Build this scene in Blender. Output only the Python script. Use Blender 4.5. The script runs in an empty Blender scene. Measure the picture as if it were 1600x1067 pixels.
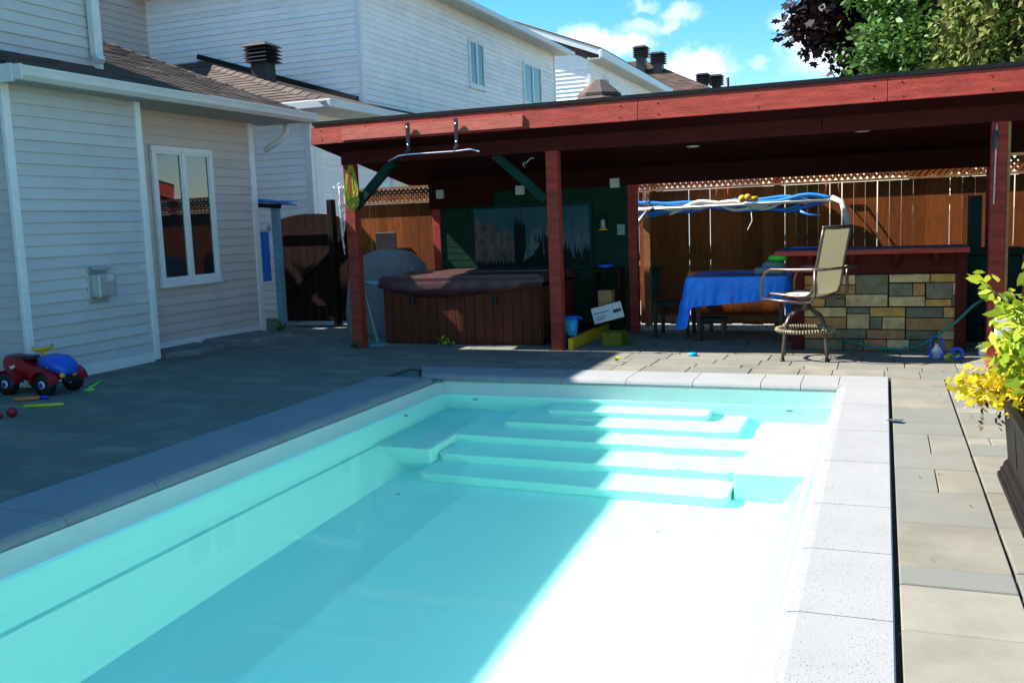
import bpy, math, random
import numpy as np
from mathutils import Vector, Matrix
random.seed(7); rng = np.random.default_rng(11)
SC = bpy.context.scene; COL = SC.collection
R = math.radians

# ---------------------------------------------------------------- camera
YAW, PITCH, ROLL, FPX = 0.37599, 0.125124, -0.037896, 1479.5
fw = Vector((-math.sin(YAW)*math.cos(PITCH), math.cos(YAW)*math.cos(PITCH), -math.sin(PITCH)))
r0 = Vector((math.cos(YAW), math.sin(YAW), 0)); u0 = r0.cross(fw)
cr, sr = math.cos(ROLL), math.sin(ROLL)
rr = r0*cr + u0*sr; uu = u0*cr - r0*sr
cd = bpy.data.cameras.new('camera'); cam = bpy.data.objects.new('camera', cd); COL.objects.link(cam)
M4 = Matrix((rr, uu, -fw)).transposed().to_4x4(); M4.translation = (0, 0, 1.5); cam.matrix_world = M4
cd.sensor_width = 36; cd.lens = 36*FPX/1600; cd.clip_start = .05; cd.clip_end = 2000
SC.camera = cam

# ---------------------------------------------------------------- light
SUN = Vector((.93, .17, -1.0)).normalized()          # the way the light travels
EL = math.asin(-SUN.z); AZ = math.atan2(-SUN.x, -SUN.y)
sd = bpy.data.lights.new('sun', 'SUN'); sd.energy = 5.0; sd.angle = R(.55); sd.color = (1, .95, .87)
so = bpy.data.objects.new('sun', sd); COL.objects.link(so)
so.rotation_euler = SUN.to_track_quat('-Z', 'Y').to_euler(); so.location = (-20, -5, 30)
try: sd.cycles.is_caustics_light = True
except Exception: pass
W = bpy.data.worlds.new('World'); SC.world = W; W.use_nodes = True
nt = W.node_tree; N = nt.nodes; L = nt.links
sky = N.new('ShaderNodeTexSky'); sky.sky_type = 'NISHITA'; sky.sun_disc = False
sky.sun_elevation = EL; sky.sun_rotation = AZ; sky.ozone_density = 3.0; sky.dust_density = .4; sky.air_density = 1.0
hs = N.new('ShaderNodeHueSaturation'); hs.inputs['Saturation'].default_value = 1.42; hs.inputs['Hue'].default_value = .488; hs.inputs['Value'].default_value = 1.0
L.new(sky.outputs[0], hs.inputs['Color'])
tc = N.new('ShaderNodeTexCoord')
CLOUDS = [(-.2778, .9445, .1751, .028, .8), (-.2443, .9548, .1696, .022, .75), (-.2277, .9554, .1878, .015, .4), (-.1892, .9615, .1993, .016, .5), (-.2032, .9608, .1885, .014, .45), (-.1776, .9731, .1465, .03, 1),
          (-.1983, .9701, .1399, .026, 1), (-.1626, .9776, .1333, .016, .7), (-.0841, .9794, .1837, .018, .6), (-.0702, .9838, .165, .02, .7), (-.0423, .9881, .148, .036, .8), (-.1133, .9822, .1497, .01, .3), (-.2204, .9534, .2062, .01, .4),
          (.7, .6, .35, .15, .8), (.5, -.6, .5, .2, .8), (-.3, -.8, .4, .2, .6), (.85, .1, .3, .14, .7)]
# a few small clouds low in the north, each a soft ball of directions broken up by noise
nz = N.new('ShaderNodeTexNoise'); nz.inputs['Scale'].default_value = 26; nz.inputs['Detail'].default_value = 8; nz.inputs['Roughness'].default_value = .62
L.new(tc.outputs['Generated'], nz.inputs['Vector'])
sub = N.new('ShaderNodeVectorMath'); sub.operation = 'SUBTRACT'; sub.inputs[1].default_value = (.5, .5, .5); L.new(nz.outputs['Color'], sub.inputs[0])
sc_ = N.new('ShaderNodeVectorMath'); sc_.operation = 'SCALE'; sc_.inputs['Scale'].default_value = .05; L.new(sub.outputs[0], sc_.inputs[0])
wp = N.new('ShaderNodeVectorMath'); wp.operation = 'ADD'; L.new(tc.outputs['Generated'], wp.inputs[0]); L.new(sc_.outputs[0], wp.inputs[1])
acc = None
for cx, cy, cz, r_, st_ in CLOUDS:
    df = N.new('ShaderNodeVectorMath'); df.operation = 'SUBTRACT'; df.inputs[1].default_value = (cx, cy, cz); L.new(wp.outputs[0], df.inputs[0])
    ms = N.new('ShaderNodeVectorMath'); ms.operation = 'MULTIPLY'; ms.inputs[1].default_value = (.8, .8, 1.7); L.new(df.outputs[0], ms.inputs[0])
    ln = N.new('ShaderNodeVectorMath'); ln.operation = 'LENGTH'; L.new(ms.outputs[0], ln.inputs[0])
    mr = N.new('ShaderNodeMapRange'); mr.interpolation_type = 'SMOOTHSTEP'; mr.inputs['From Min'].default_value = r_*1.35; mr.inputs['From Max'].default_value = r_*.35; mr.inputs['To Max'].default_value = st_
    L.new(ln.outputs['Value'], mr.inputs['Value'])
    if acc is None: acc = mr.outputs[0]
    else:
        mxx = N.new('ShaderNodeMath'); mxx.operation = 'MAXIMUM'; L.new(acc, mxx.inputs[0]); L.new(mr.outputs[0], mxx.inputs[1]); acc = mxx.outputs[0]
cm = N.new('ShaderNodeMixRGB'); cm.inputs[2].default_value = (6.4, 6.6, 7.0, 1)
L.new(acc, cm.inputs[0]); L.new(hs.outputs[0], cm.inputs[1])
bg = N['Background']; L.new(cm.outputs[0], bg.inputs[0]); bg.inputs[1].default_value = .09
SC.view_settings.view_transform = 'Standard'; SC.view_settings.look = 'None'; SC.view_settings.exposure = 1.44; SC.view_settings.gamma = 1
SC.cycles.use_denoising = True; SC.cycles.max_bounces = 12; SC.cycles.diffuse_bounces = 6
SC.cycles.transmission_bounces = 8; SC.cycles.transparent_max_bounces = 8
SC.cycles.sample_clamp_indirect = 8

# ---------------------------------------------------------------- materials
MT = {}
def mat(name, col, rough=.6, var=.12, scale=4, bump=0, bscale=40, island=0, metal=0, spec=.5, hue=None, stretch=(1, 1, 1), col2=None, trans=0, coat=0, detail=6):
    m = bpy.data.materials.new(name); m.use_nodes = True; MT[name] = m
    n = m.node_tree.nodes; l = m.node_tree.links; b = n['Principled BSDF']
    b.inputs['Roughness'].default_value = rough; b.inputs['Metallic'].default_value = metal
    b.inputs['Specular IOR Level'].default_value = spec if (spec != .5 or rough < .5) else .14; b.inputs['Coat Weight'].default_value = coat
    tcn = n.new('ShaderNodeTexCoord'); mpn = n.new('ShaderNodeMapping'); mpn.inputs['Scale'].default_value = stretch
    l.new(tcn.outputs['Object'], mpn.inputs[0])
    no = n.new('ShaderNodeTexNoise'); no.inputs['Scale'].default_value = scale; no.inputs['Detail'].default_value = detail; no.inputs['Roughness'].default_value = .6
    l.new(mpn.outputs[0], no.inputs['Vector'])
    rp = n.new('ShaderNodeValToRGB'); rp.color_ramp.elements[0].position = .3; rp.color_ramp.elements[1].position = .7
    c2 = col2 or col
    rp.color_ramp.elements[0].color = (*[max(0, c*(1-var)) for c in c2], 1); rp.color_ramp.elements[1].color = (*[min(1, c*(1+var)) for c in col], 1)
    l.new(no.outputs['Fac'], rp.inputs[0]); out = rp.outputs[0]
    if island:
        g = n.new('ShaderNodeNewGeometry'); mr = n.new('ShaderNodeMapRange'); mr.inputs['To Min'].default_value = 1-island; mr.inputs['To Max'].default_value = 1+island
        l.new(g.outputs['Random Per Island'], mr.inputs['Value'])
        mx = n.new('ShaderNodeMixRGB'); mx.blend_type = 'MULTIPLY'; mx.inputs[0].default_value = 1
        cb = n.new('ShaderNodeCombineColor')
        for k in range(3): l.new(mr.outputs[0], cb.inputs[k])
        l.new(out, mx.inputs[1]); l.new(cb.outputs[0], mx.inputs[2]); out = mx.outputs[0]
        if hue:
            mx2 = n.new('ShaderNodeMixRGB'); mx2.inputs[2].default_value = (*hue, 1)
            m2 = n.new('ShaderNodeMath'); m2.operation = 'MULTIPLY'; m2.inputs[1].default_value = 7.31
            m3 = n.new('ShaderNodeMath'); m3.operation = 'FRACT'; m4 = n.new('ShaderNodeMath'); m4.operation = 'MULTIPLY'; m4.inputs[1].default_value = .8
            l.new(g.outputs['Random Per Island'], m2.inputs[0]); l.new(m2.outputs[0], m3.inputs[0]); l.new(m3.outputs[0], m4.inputs[0]); l.new(m4.outputs[0], mx2.inputs[0])
            l.new(out, mx2.inputs[1]); out = mx2.outputs[0]
    l.new(out, b.inputs['Base Color'])
    if bump:
        nb = n.new('ShaderNodeTexNoise'); nb.inputs['Scale'].default_value = bscale; nb.inputs['Detail'].default_value = 5
        l.new(mpn.outputs[0], nb.inputs['Vector']); bp = n.new('ShaderNodeBump'); bp.inputs['Strength'].default_value = bump; bp.inputs['Distance'].default_value = .01
        l.new(nb.outputs['Fac'], bp.inputs['Height']); l.new(bp.outputs[0], b.inputs['Normal'])
    if trans:
        tl = n.new('ShaderNodeBsdfTranslucent'); ms = n.new('ShaderNodeMixShader'); ms.inputs[0].default_value = trans
        l.new(out, tl.inputs['Color']); l.new(b.outputs[0], ms.inputs[1]); l.new(tl.outputs[0], ms.inputs[2])
        l.new(ms.outputs[0], n['Material Output'].inputs['Surface'])
    return m
mat('siding_grey', (.54, .54, .53), .5, .05, 3, .15, 60, .04)
mat('siding_mauve', (.60, .51, .46), .5, .05, 3, .15, 60, .04)
mat('siding_white', (.92, .90, .87), .5, .05, 2, .15, 60, .05)
mat('trim_white', (.78, .78, .76), .4, .04, 5)
mat('soffit', (.62, .62, .55), .6, .05, 5)
mat('gutter', (.66, .68, .66), .35, .06, 3)
mat('shingle', (.11, .085, .075), .9, .25, 30, .8, 120, .22)
mat('shingle_far', (.11, .075, .06), .9, .2, 30, .6, 120, .2)
mat('vent_metal', (.02, .02, .022), .45, .3, 8)
mat('black_edge', (.015, .018, .018), .6, .3, 8)
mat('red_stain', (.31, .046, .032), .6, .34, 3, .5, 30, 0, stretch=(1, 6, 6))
mat('red_stain_shaded', (.075, .010, .007), .65, .2, 3, .4, 30, stretch=(1, 6, 6))  # red stain with the shade under overhang and bar top put into the colour
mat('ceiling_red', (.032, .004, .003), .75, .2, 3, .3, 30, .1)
mat('red_overlay', (.42, .10, .07), .6, .25, 5, .9, 60, stretch=(1, 8, 8))
mat('green_paint', (.006, .035, .027), .6, .15, 6, .3, 40)
mat('green_siding', (.006, .034, .018), .6, .12, 6, .3, 40, .08)
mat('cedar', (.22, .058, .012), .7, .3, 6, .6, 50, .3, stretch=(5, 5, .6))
mat('cedar_shaded', (.018, .005, .003), .7, .3, 6, .6, 50, .2, stretch=(5, 5, .6))  # cedar of the gate, its shade darkened into the colour
mat('cedar_light', (.33, .16, .08), .7, .2, 6, .5, 50, .15)
mat('dark_wood', (.015, .010, .007), .8, .3, 6, .5, 50)
mat('paver', (.205, .187, .148),   .85, .22, 2.6, .22, 150, .14, hue=(.155, .16, .145))
mat('sand', (.06, .055, .05), .95, .3, 20, .5, 100)
mat('ground', (.16, .15, .12), .95, .3, 2, .5, 60)
mat('pale_paving', (.3, .28, .25), .9, .1, 2, .3, 60)
mat('gravel', (.62, .6, .56), .9, .25, 25, 0, 60, .3)
mat('rim', (.60, .66, .60), .4, .04, 3)
mat('liner', (.53, .985, .915), .35, .01, .8)
mat('glass', (.012, .018, .02), .03, .2, 1, spec=1.0, coat=.6)
mat('tub_lid', (.075, .028, .03), .33, .15, 5, .3, 25)
mat('tub_wood', (.10, .026, .013), .6, .2, 4, .3, 50, .12, stretch=(4, 4, .7))
mat('plastic_black', (.012, .012, .013), .45, .2, 5)
mat('steel', (.50, .53, .52), .42, .12, 3, metal=.45, stretch=(8, 8, .5))
mat('chrome', (.75, .75, .75), .22, .05, 3, metal=1)
mat('bronze', (.12, .085, .07), .35, .15, 6, metal=.6)
mat('sling', (.36, .32, .2), .8, .08, 60, .3, 300, trans=.25)
mat('sling_seat', (.6, .57, .47), .8, .08, 60, .3, 300)
mat('blue_cloth', (.003, .22, .95), .4, .15, 3, .3, 12)
mat('bucket_blue', (.01, .33, .62), .35, .1, 4)
mat('blue_plastic', (.01, .10, .6), .35, .1, 4)
mat('deep_blue', (.01, .02, .55), .35, .1, 4)
mat('hose_blue', (.03, .22, .7), .35, .1, 8)
mat('hose_white', (.8, .77, .68), .4, .06, 8)
mat('hose_green', (.01, .17, .13), .4, .15, 8)
mat('hose_yellow', (.34, .38, .02), .4, .2, 20)
mat('rope', (.7, .58, .6), .8, .2, 20)
mat('yellow_paint', (.6, .40, .02), .5, .12, 4)
mat('olive_box', (.13, .14, .01), .6, .1, 4)
mat('carton', (.62, .66, .68), .8, .05, 5)
mat('ink', (.05, .07, .1), .8, .05, 5)
mat('crate_wood', (.38, .2, .08), .8, .2, 5, .4, 40, stretch=(1, 1, 5))
mat('light_white', (.55, .56, .52), .4, .03, 5)
mat('switch_grey', (.24, .32, .30), .5, .03, 5)
mat('grill_cover', (.19, .2, .21), .6, .15, 4, .5, 15)
mat('pipe_blue', (.16, .30, .36), .5, .1, 5)
mat('concrete', (.2, .2, .19), .9, .2, 5, .5, 60)
mat('white_plastic', (.78, .76, .7), .5, .05, 5)
mat('toy_red', (.32, .005, .01), .3, .1, 5)
mat('toy_yellow', (.75, .36, .02), .35, .05, 5)
mat('toy_orange', (.75, .16, .02), .4, .05, 5)
mat('lime', (.12, .8, .03), .4, .05, 5)
mat('tube_yellow', (.5, .55, .05), .4, .05, 5)
mat('decal', (.7, .7, .75), .4, .03, 5)
mat('planter', (.008, .005, .005), .5, .3, 5, .15, 30, spec=.15)
mat('clay', (.22, .06, .04), .6, .15, 5)
mat('soil', (.02, .014, .01), .95, .3, 20)
mat('leaf_maple', (.016, .008, .010), .5, .3, 3, island=.5, trans=.1)
mat('leaf_green', (.045, .13, .02), .45, .3, 3, island=.5, hue=(.11, .2, .03), trans=.25)
mat('leaf_ivy', (.09, .17, .03), .5, .3, 3, island=.5, hue=(.24, .20, .07), trans=.2)
mat('leaf_lime', (.27, .42, .04), .5, .2, 6, island=.25, hue=(.6, .55, .04), trans=.35)
mat('leaf_yellow', (.62, .47, .02), .5, .15, 6, island=.25, hue=(.5, .42, .02), trans=.35)
mat('leaf_dead', (.09, .045, .02), .8, .2, 6, island=.3)
mat('stem', (.12, .16, .03), .6, .2, 6)
mat('bark', (.09, .07, .055), .9, .3, 8, .8, 30)
mat('stone_tan', (.60, .43, .19), .85, .25, 9, 1, 40, .15, col2=(.46, .33, .17))
mat('stone_grey', (.18, .16, .10), .85, .25, 9, 1, 40, .12)
mat('stone_brown', (.42, .21, .085), .85, .25, 9, 1, 40, .12)
mat('stone_ochre', (.52, .29, .08), .85, .25, 9, 1, 40, .12)
mat('mortar', (.012, .011, .01), .95, .1, 10)
mat('mural_sky', (.03, .09, .11), .6, .3, 3)
mat('mural_rock', (.09, .08, .075), .6, .6, 9, stretch=(1, 1, .6))
mat('mural_tree', (.004, .010, .010), .6, .3, 6)
mat('mural_rock2', (.03, .075, .085), .35, .5, 9)
mat('mural_fall2', (.05, .09, .09), .35, .5, 12)
mat('mural_fall', (.035, .10, .12), .6, .3, 9, stretch=(4, 4, .4))
mat('dark_stone', (.12, .17, .13), .9, .3, 20, .6, 60)  # darker, slightly green stone colour for the pool corner
# coping stone: pale grey terrazzo-like concrete with dark speckles
def speckle(name, col, dark, dens):
    m = mat(name, col, .8, .05, 3, .25, 120, .03)
    n = m.node_tree.nodes; l = m.node_tree.links; b = n['Principled BSDF']; src = b.inputs['Base Color'].links[0].from_socket
    t = n.new('ShaderNodeTexCoord'); v = n.new('ShaderNodeTexVoronoi'); v.inputs['Scale'].default_value = 85
    l.new(t.outputs['Object'], v.inputs['Vector'])
    lt = n.new('ShaderNodeMath'); lt.operation = 'LESS_THAN'; lt.inputs[1].default_value = .24; l.new(v.outputs['Distance'], lt.inputs[0])
    nn = n.new('ShaderNodeTexNoise'); nn.inputs['Scale'].default_value = 1.7; nn.inputs['Detail'].default_value = 4; l.new(t.outputs['Object'], nn.inputs['Vector'])
    sp = n.new('ShaderNodeSeparateColor'); l.new(v.outputs['Color'], sp.inputs[0])
    ad = n.new('ShaderNodeMath'); ad.operation = 'MULTIPLY'; l.new(nn.outputs['Fac'], ad.inputs[0]); l.new(sp.outputs[0], ad.inputs[1])
    gt = n.new('ShaderNodeMath'); gt.operation = 'GREATER_THAN'; gt.inputs[1].default_value = dens; l.new(ad.outputs[0], gt.inputs[0])
    mu = n.new('ShaderNodeMath'); mu.operation = 'MULTIPLY'; l.new(lt.outputs[0], mu.inputs[0]); l.new(gt.outputs[0], mu.inputs[1])
    mx = n.new('ShaderNodeMixRGB'); mx.inputs[2].default_value = (*dark, 1); l.new(mu.outputs[0], mx.inputs[0]); l.new(src, mx.inputs[1]); l.new(mx.outputs[0], b.inputs['Base Color'])
speckle('coping', (.27, .27, .27), (.12, .125, .12), .33)
# water
wm = bpy.data.materials.new('water'); wm.use_nodes = True; MT['water'] = wm
b = wm.node_tree.nodes['Principled BSDF']; b.inputs['Transmission Weight'].default_value = 1; b.inputs['IOR'].default_value = 1.33; b.inputs['Roughness'].default_value = 0
b.inputs['Base Color'].default_value = (.97, 1, 1, 1); b.inputs['Specular IOR Level'].default_value = .1
wn, wl = wm.node_tree.nodes, wm.node_tree.links       # refraction with a softened mirror reflection
rfr = wn.new('ShaderNodeBsdfRefraction'); rfr.inputs['IOR'].default_value = 1.33; rfr.inputs['Roughness'].default_value = 0; rfr.inputs['Color'].default_value = (1, 1, 1, 1)
gls = wn.new('ShaderNodeBsdfGlossy'); gls.inputs['Roughness'].default_value = .02
frn = wn.new('ShaderNodeFresnel'); frn.inputs['IOR'].default_value = 1.33
mlt = wn.new('ShaderNodeMath'); mlt.operation = 'MULTIPLY'; mlt.inputs[1].default_value = .4; wl.new(frn.outputs[0], mlt.inputs[0])
wmx = wn.new('ShaderNodeMixShader'); wl.new(mlt.outputs[0], wmx.inputs[0]); wl.new(rfr.outputs[0], wmx.inputs[1]); wl.new(gls.outputs[0], wmx.inputs[2]); wl.new(wmx.outputs[0], wn['Material Output'].inputs['Surface'])
cl = bpy.data.materials.new('clear_plastic'); cl.use_nodes = True; MT['clear_plastic'] = cl
b = cl.node_tree.nodes['Principled BSDF']; b.inputs['Transmission Weight'].default_value = .6; b.inputs['Base Color'].default_value = (.75, .8, .85, 1); b.inputs['Roughness'].default_value = .15

# ---------------------------------------------------------------- mesh helpers
V = Vector
class MB:
    def __init__(s): s.v = []; s.f = []; s.m = []; s.mats = []; s.smooth = []
    def mi(s, m):
        if m not in s.mats: s.mats.append(m)
        return s.mats.index(m)
    def add(s, vs, fs, m=None, smooth=False):
        k = len(s.v); s.v += [tuple(p) for p in vs]; i = s.mi(m) if m else 0
        for f in fs: s.f.append(tuple(k+a for a in f)); s.m.append(i); s.smooth.append(smooth)
        return s
    def box(s, x0, x1, y0, y1, z0, z1, m=None):
        return s.add([(x, y, z) for x in (x0, x1) for y in (y0, y1) for z in (z0, z1)],
            [(0, 1, 3, 2), (4, 6, 7, 5), (0, 4, 5, 1), (2, 3, 7, 6), (0, 2, 6, 4), (1, 5, 7, 3)], m)
    def bbox(s, x0, x1, y0, y1, z0, z1, c=.006, m=None):   # box with chamfered vertical and top edges
        return s.prism([(x0+c, y0), (x1-c, y0), (x1, y0+c), (x1, y1-c), (x1-c, y1), (x0+c, y1), (x0, y1-c), (x0, y0+c)], z0, z1, c, m)
    def prism(s, poly, z0, z1, c=0, m=None):
        n = len(poly); cx = sum(p[0] for p in poly)/n; cy = sum(p[1] for p in poly)/n
        rings = [[(x, y, z0) for x, y in poly], [(x, y, z1-c) for x, y in poly]]
        if c:
            ins = []
            for x, y in poly:
                d = math.hypot(x-cx, y-cy) or 1; ins.append((x-(x-cx)/d*c*1.2, y-(y-cy)/d*c*1.2, z1))
            rings.append(ins)
        vs = sum(rings, []); fs = [tuple(range(n-1, -1, -1)), tuple(range((len(rings)-1)*n, len(rings)*n))]
        for k in range(len(rings)-1):
            for i in range(n): j = (i+1) % n; fs.append((k*n+i, k*n+j, (k+1)*n+j, (k+1)*n+i))
        return s.add(vs, fs, m)
    def beam(s, a, b, w, h, m=None, up=(0, 0, 1)):   # box along a->b
        a, b = V(a), V(b); d = (b-a).normalized(); upv = V(up)
        if abs(d.dot(upv)) > .99: upv = V((0, 1, 0))
        sd_ = d.cross(upv).normalized()*w/2; u_ = sd_.cross(d).normalized()*h/2
        vs = [p+i*sd_+j*u_ for p in (a, b) for i, j in ((-1, -1), (1, -1), (1, 1), (-1, 1))]
        return s.add(vs, [(3, 2, 1, 0), (4, 5, 6, 7), (0, 1, 5, 4), (1, 2, 6, 5), (2, 3, 7, 6), (3, 0, 4, 7)], m)
    def tube(s, pts, r, m=None, seg=8, closed=False):
        pts = [V(p) for p in pts]; n = len(pts); rs = r if isinstance(r, (list, tuple)) else [r]*n
        vs = []; prev = None
        for i, p in enumerate(pts):
            if closed: t = (pts[(i+1) % n]-pts[i-1]).normalized()
            else: t = (pts[min(i+1, n-1)]-pts[max(i-1, 0)]).normalized()
            a = prev if prev is not None else (V((0, 0, 1)) if abs(t.z) < .9 else V((1, 0, 0)))
            a = (a-t*a.dot(t)).normalized(); prev = a; b_ = t.cross(a)
            for k in range(seg):
                an = 2*math.pi*k/seg; vs.append(p+(a*math.cos(an)+b_*math.sin(an))*rs[i])
        fs = []
        for i in range(n if closed else n-1):
            for k in range(seg):
                i2 = (i+1) % n; fs.append((i*seg+k, i*seg+(k+1) % seg, i2*seg+(k+1) % seg, i2*seg+k))
        if not closed: fs += [tuple(range(seg-1, -1, -1)), tuple((n-1)*seg+k for k in range(seg))]
        return s.add(vs, fs, m, True)
    def lathe(s, prof, c, m=None, seg=20, axis='z'):
        vs = []; n = len(prof)
        for r_, z in prof:
            for k in range(seg):
                an = 2*math.pi*k/seg
                if axis == 'z': vs.append((c[0]+r_*math.cos(an), c[1]+r_*math.sin(an), c[2]+z))
                else: vs.append((c[0]+r_*math.cos(an), c[1]+z, c[2]+r_*math.sin(an)))
        fs = [(i*seg+k, i*seg+(k+1) % seg, (i+1)*seg+(k+1) % seg, (i+1)*seg+k) for i in range(n-1) for k in range(seg)]
        fs += [tuple(range(seg-1, -1, -1)), tuple((n-1)*seg+k for k in range(seg))]
        return s.add(vs, fs, m, True)
    def ball(s, c, r, m=None, sc=(1, 1, 1), seg=14):
        pr = []
        h = seg//2
        vs = []; 
        for i in range(h+1):
            th = math.pi*i/h
            for k in range(seg):
                an = 2*math.pi*k/seg; vs.append((c[0]+r*sc[0]*math.sin(th)*math.cos(an), c[1]+r*sc[1]*math.sin(th)*math.sin(an), c[2]-r*sc[2]*math.cos(th)))
        fs = [(i*seg+k, i*seg+(k+1) % seg, (i+1)*seg+(k+1) % seg, (i+1)*seg+k) for i in range(h) for k in range(seg)]
        return s.add(vs, fs, m, True)
    def lap(s, O, U, Vd, Nn, rng_fn, vlen, exp, th, tab=None, m=None, v0=0):   # overlapping boards or shingle courses
        O, U, Vd, Nn = V(O), V(U).normalized(), V(Vd).normalized(), V(Nn).normalized(); v = v0
        while v < vlen-1e-4:
            v1 = min(v+exp, vlen); a, b_ = rng_fn(v+.001)[:2]; a2, b2 = rng_fn(v1)[:2]
            if b_-a > .02:
                cuts = [0, 1]
                if tab:
                    cuts = [0]; x = random.random()*tab
                    while x < b_-a: cuts.append(x/(b_-a)); x += tab*random.uniform(.7, 1.3)
                    cuts.append(1)
                for c0, c1 in zip(cuts, cuts[1:]):
                    if c1-c0 < 1e-4: continue
                    t = th*(random.uniform(.75, 1.25) if tab else 1)
                    p = [O+U*(a+(b_-a)*c0)+Vd*v, O+U*(a+(b_-a)*c1)+Vd*v, O+U*(a2+(b2-a2)*c1)+Vd*(v1), O+U*(a2+(b2-a2)*c0)+Vd*(v1)]
                    s.add([p[0]+Nn*t, p[1]+Nn*t, p[2]+Nn*.002, p[3]+Nn*.002, p[0], p[1]], [(0, 1, 2, 3), (4, 5, 1, 0)], m)
            v += exp
        return s
    def build(s, name, m, parent=None, loc=None, bevel=0, smooth_angle=None):
        me = bpy.data.meshes.new(name); o = bpy.data.objects.new(name, me); COL.objects.link(o)
        org = V(ORG[parent.name]) if parent else V(loc or (0, 0, 0))
        me.from_pydata([tuple(V(p)-org) for p in s.v], [], s.f)
        names = s.mats if s.mats and s.mats[0] else [m]
        for k in (names if len(s.mats) else [m]): me.materials.append(MT[k or m])
        if len(s.mats) > 1 or s.mats: me.polygons.foreach_set('material_index', s.m)
        me.polygons.foreach_set('use_smooth', s.smooth)
        me.update()
        if parent: o.parent = parent; ORG[o.name] = org
        else: o.location = org; ORG[o.name] = org
        if bevel:
            bv = o.modifiers.new('bevel', 'BEVEL'); bv.width = bevel; bv.segments = 2; bv.limit_method = 'ANGLE'
        return o
ORG = {}
def tag(o, label, cat, group=None):
    o['label'] = label; o['category'] = cat
    if group: o['group'] = group
    return o
def thing(name, label, cat, loc, group=None):
    o = bpy.data.objects.new(name, None); COL.objects.link(o); o.location = loc; o.empty_display_size = .1; ORG[o.name] = V(loc)
    return tag(o, label, cat, group)
def struct(o, kind='structure'): o['kind'] = kind; return o
def B(*a, m=None): return MB().box(*a, m)
def dup(root, loc, label=None):
    r = root.copy(); COL.objects.link(r); r.location = loc; ORG[r.name] = V(loc)
    if label: r['label'] = label
    for ch in list(root.children):
        c = ch.copy(); COL.objects.link(c); c.parent = r
        for g in list(ch.children):
            d = g.copy(); COL.objects.link(d); d.parent = c
    return r

# ---------------------------------------------------------------- ground and pool
PX0, PX1, PY0, PY1 = -4.12, -.35, -1.5, 8.5        # pool inner walls
X0, X1, Y1 = -4.72, .052, 8.95                     # outer edge of the coping
def frame_sheet(z, big, hole):
    mb = MB(); x0, x1, y0, y1 = big; a, b_, c, d = hole
    for q in ((x0, a, y0, y1), (b_, x1, y0, y1), (a, b_, y0, c), (a, b_, d, y1)):
        mb.add([(q[0], q[2], z), (q[1], q[2], z), (q[1], q[3], z), (q[0], q[3], z)], [(0, 1, 2, 3)])
    return mb
struct(frame_sheet(-.05, (-400, 400, -400, 400), (PX0-.15, PX1+.15, PY0-.15, PY1+.15)).build('ground', 'ground'))
struct(frame_sheet(-.034, (-9.3, 5, -3, 12.5), (PX0-.15, PX1+.15, PY0-.15, PY1+.15)).build('sand_bed', 'sand'))
struct(MB().add([(-9, 13, -.03), (6, 13, -.03), (6, 18, -.03), (-9, 18, -.03)], [(0, 1, 2, 3)]).build('neighbour_ground', 'pale_paving'))
pv = MB()
def slabs(x0, x1, y0, y1, rows=None):
    y = y0; k = 0
    ys = rows
    if ys is None:
        ys = [y0]
        while ys[-1] < y1-.12: ys.append(min(ys[-1]+random.choice((.2, .3, .3, .4)), y1))
        if y1-ys[-1] > 1e-6: ys.append(y1)
    for a, b_ in zip(ys, ys[1:]):
        x = x0; first = True
        while x < x1-.02:
            w = random.choice((.3, .45, .45, .6, .6))*(random.random() if first and random.random() < .6 else 1); w = max(w, .12)
            xe = min(x+w, x1)
            if x1-xe < .1: xe = x1
            g = random.uniform(.0025, .0045); dz = random.uniform(-.0025, .002)
            pv.bbox(x+g, xe-g, a+g, b_-g, -.03, dz, .004); x = xe; first = False
slabs(-8.62, X0-.006, -1.5, Y1+.01)
slabs(-9.25, 3.0, Y1+.01, 12.42)
rows = [-1.5, -1.1, -.7, -.4, 0, .4, .7, 1.1, 1.5, 1.9, 2.2, 2.6, 2.9, 3.513, 3.963, 4.172, 4.78, 5.345, 5.824, 6.204, 6.732, 7.1, 7.597, 8.0, 8.549, Y1+.01]
for a, b_ in zip(rows, rows[1:]):
    x = .075
    if abs(a-5.345) < .01 or abs(a-6.204) < .01:
        pv.bbox(.075, .285, a+.004, b_-.004, -.03, -.001, .005); x = .291
    pv.bbox(x, .505, a+.004, b_-.004, -.03, random.uniform(-.002, .001), .005)
slabs(.515, 3.0, -1.5, Y1+.01)
struct(pv.build('patio_paving', 'paver'))
gv = MB()
for i in range(5200):
    x = random.uniform(-5.9, 1.9); y = random.uniform(12.43, 13.05); r_ = random.uniform(.012, .03)
    a = random.random()*6; vs = [(x+r_*math.cos(a+k*2.09+random.uniform(-.3, .3)), y+r_*math.sin(a+k*2.09), -.03+random.uniform(0, .01)) for k in range(3)]+[(x, y, -.01+r_*.7)]
    gv.add(vs, [(0, 1, 3), (1, 2, 3), (2, 0, 3)])
gv.build('gravel_strip', 'gravel')['kind'] = 'stuff'

pool = thing('swimming_pool', 'rectangular inground pool with pale stone coping and a wedding cake flight of steps', 'swimming pool', (-2.3, 4, 0))
sh = MB(); T = -.052
def q(*p): sh.add(p, [tuple(range(len(p)))])
FL = -1.4; bx0, bx1 = -3.98, -.5
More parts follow.
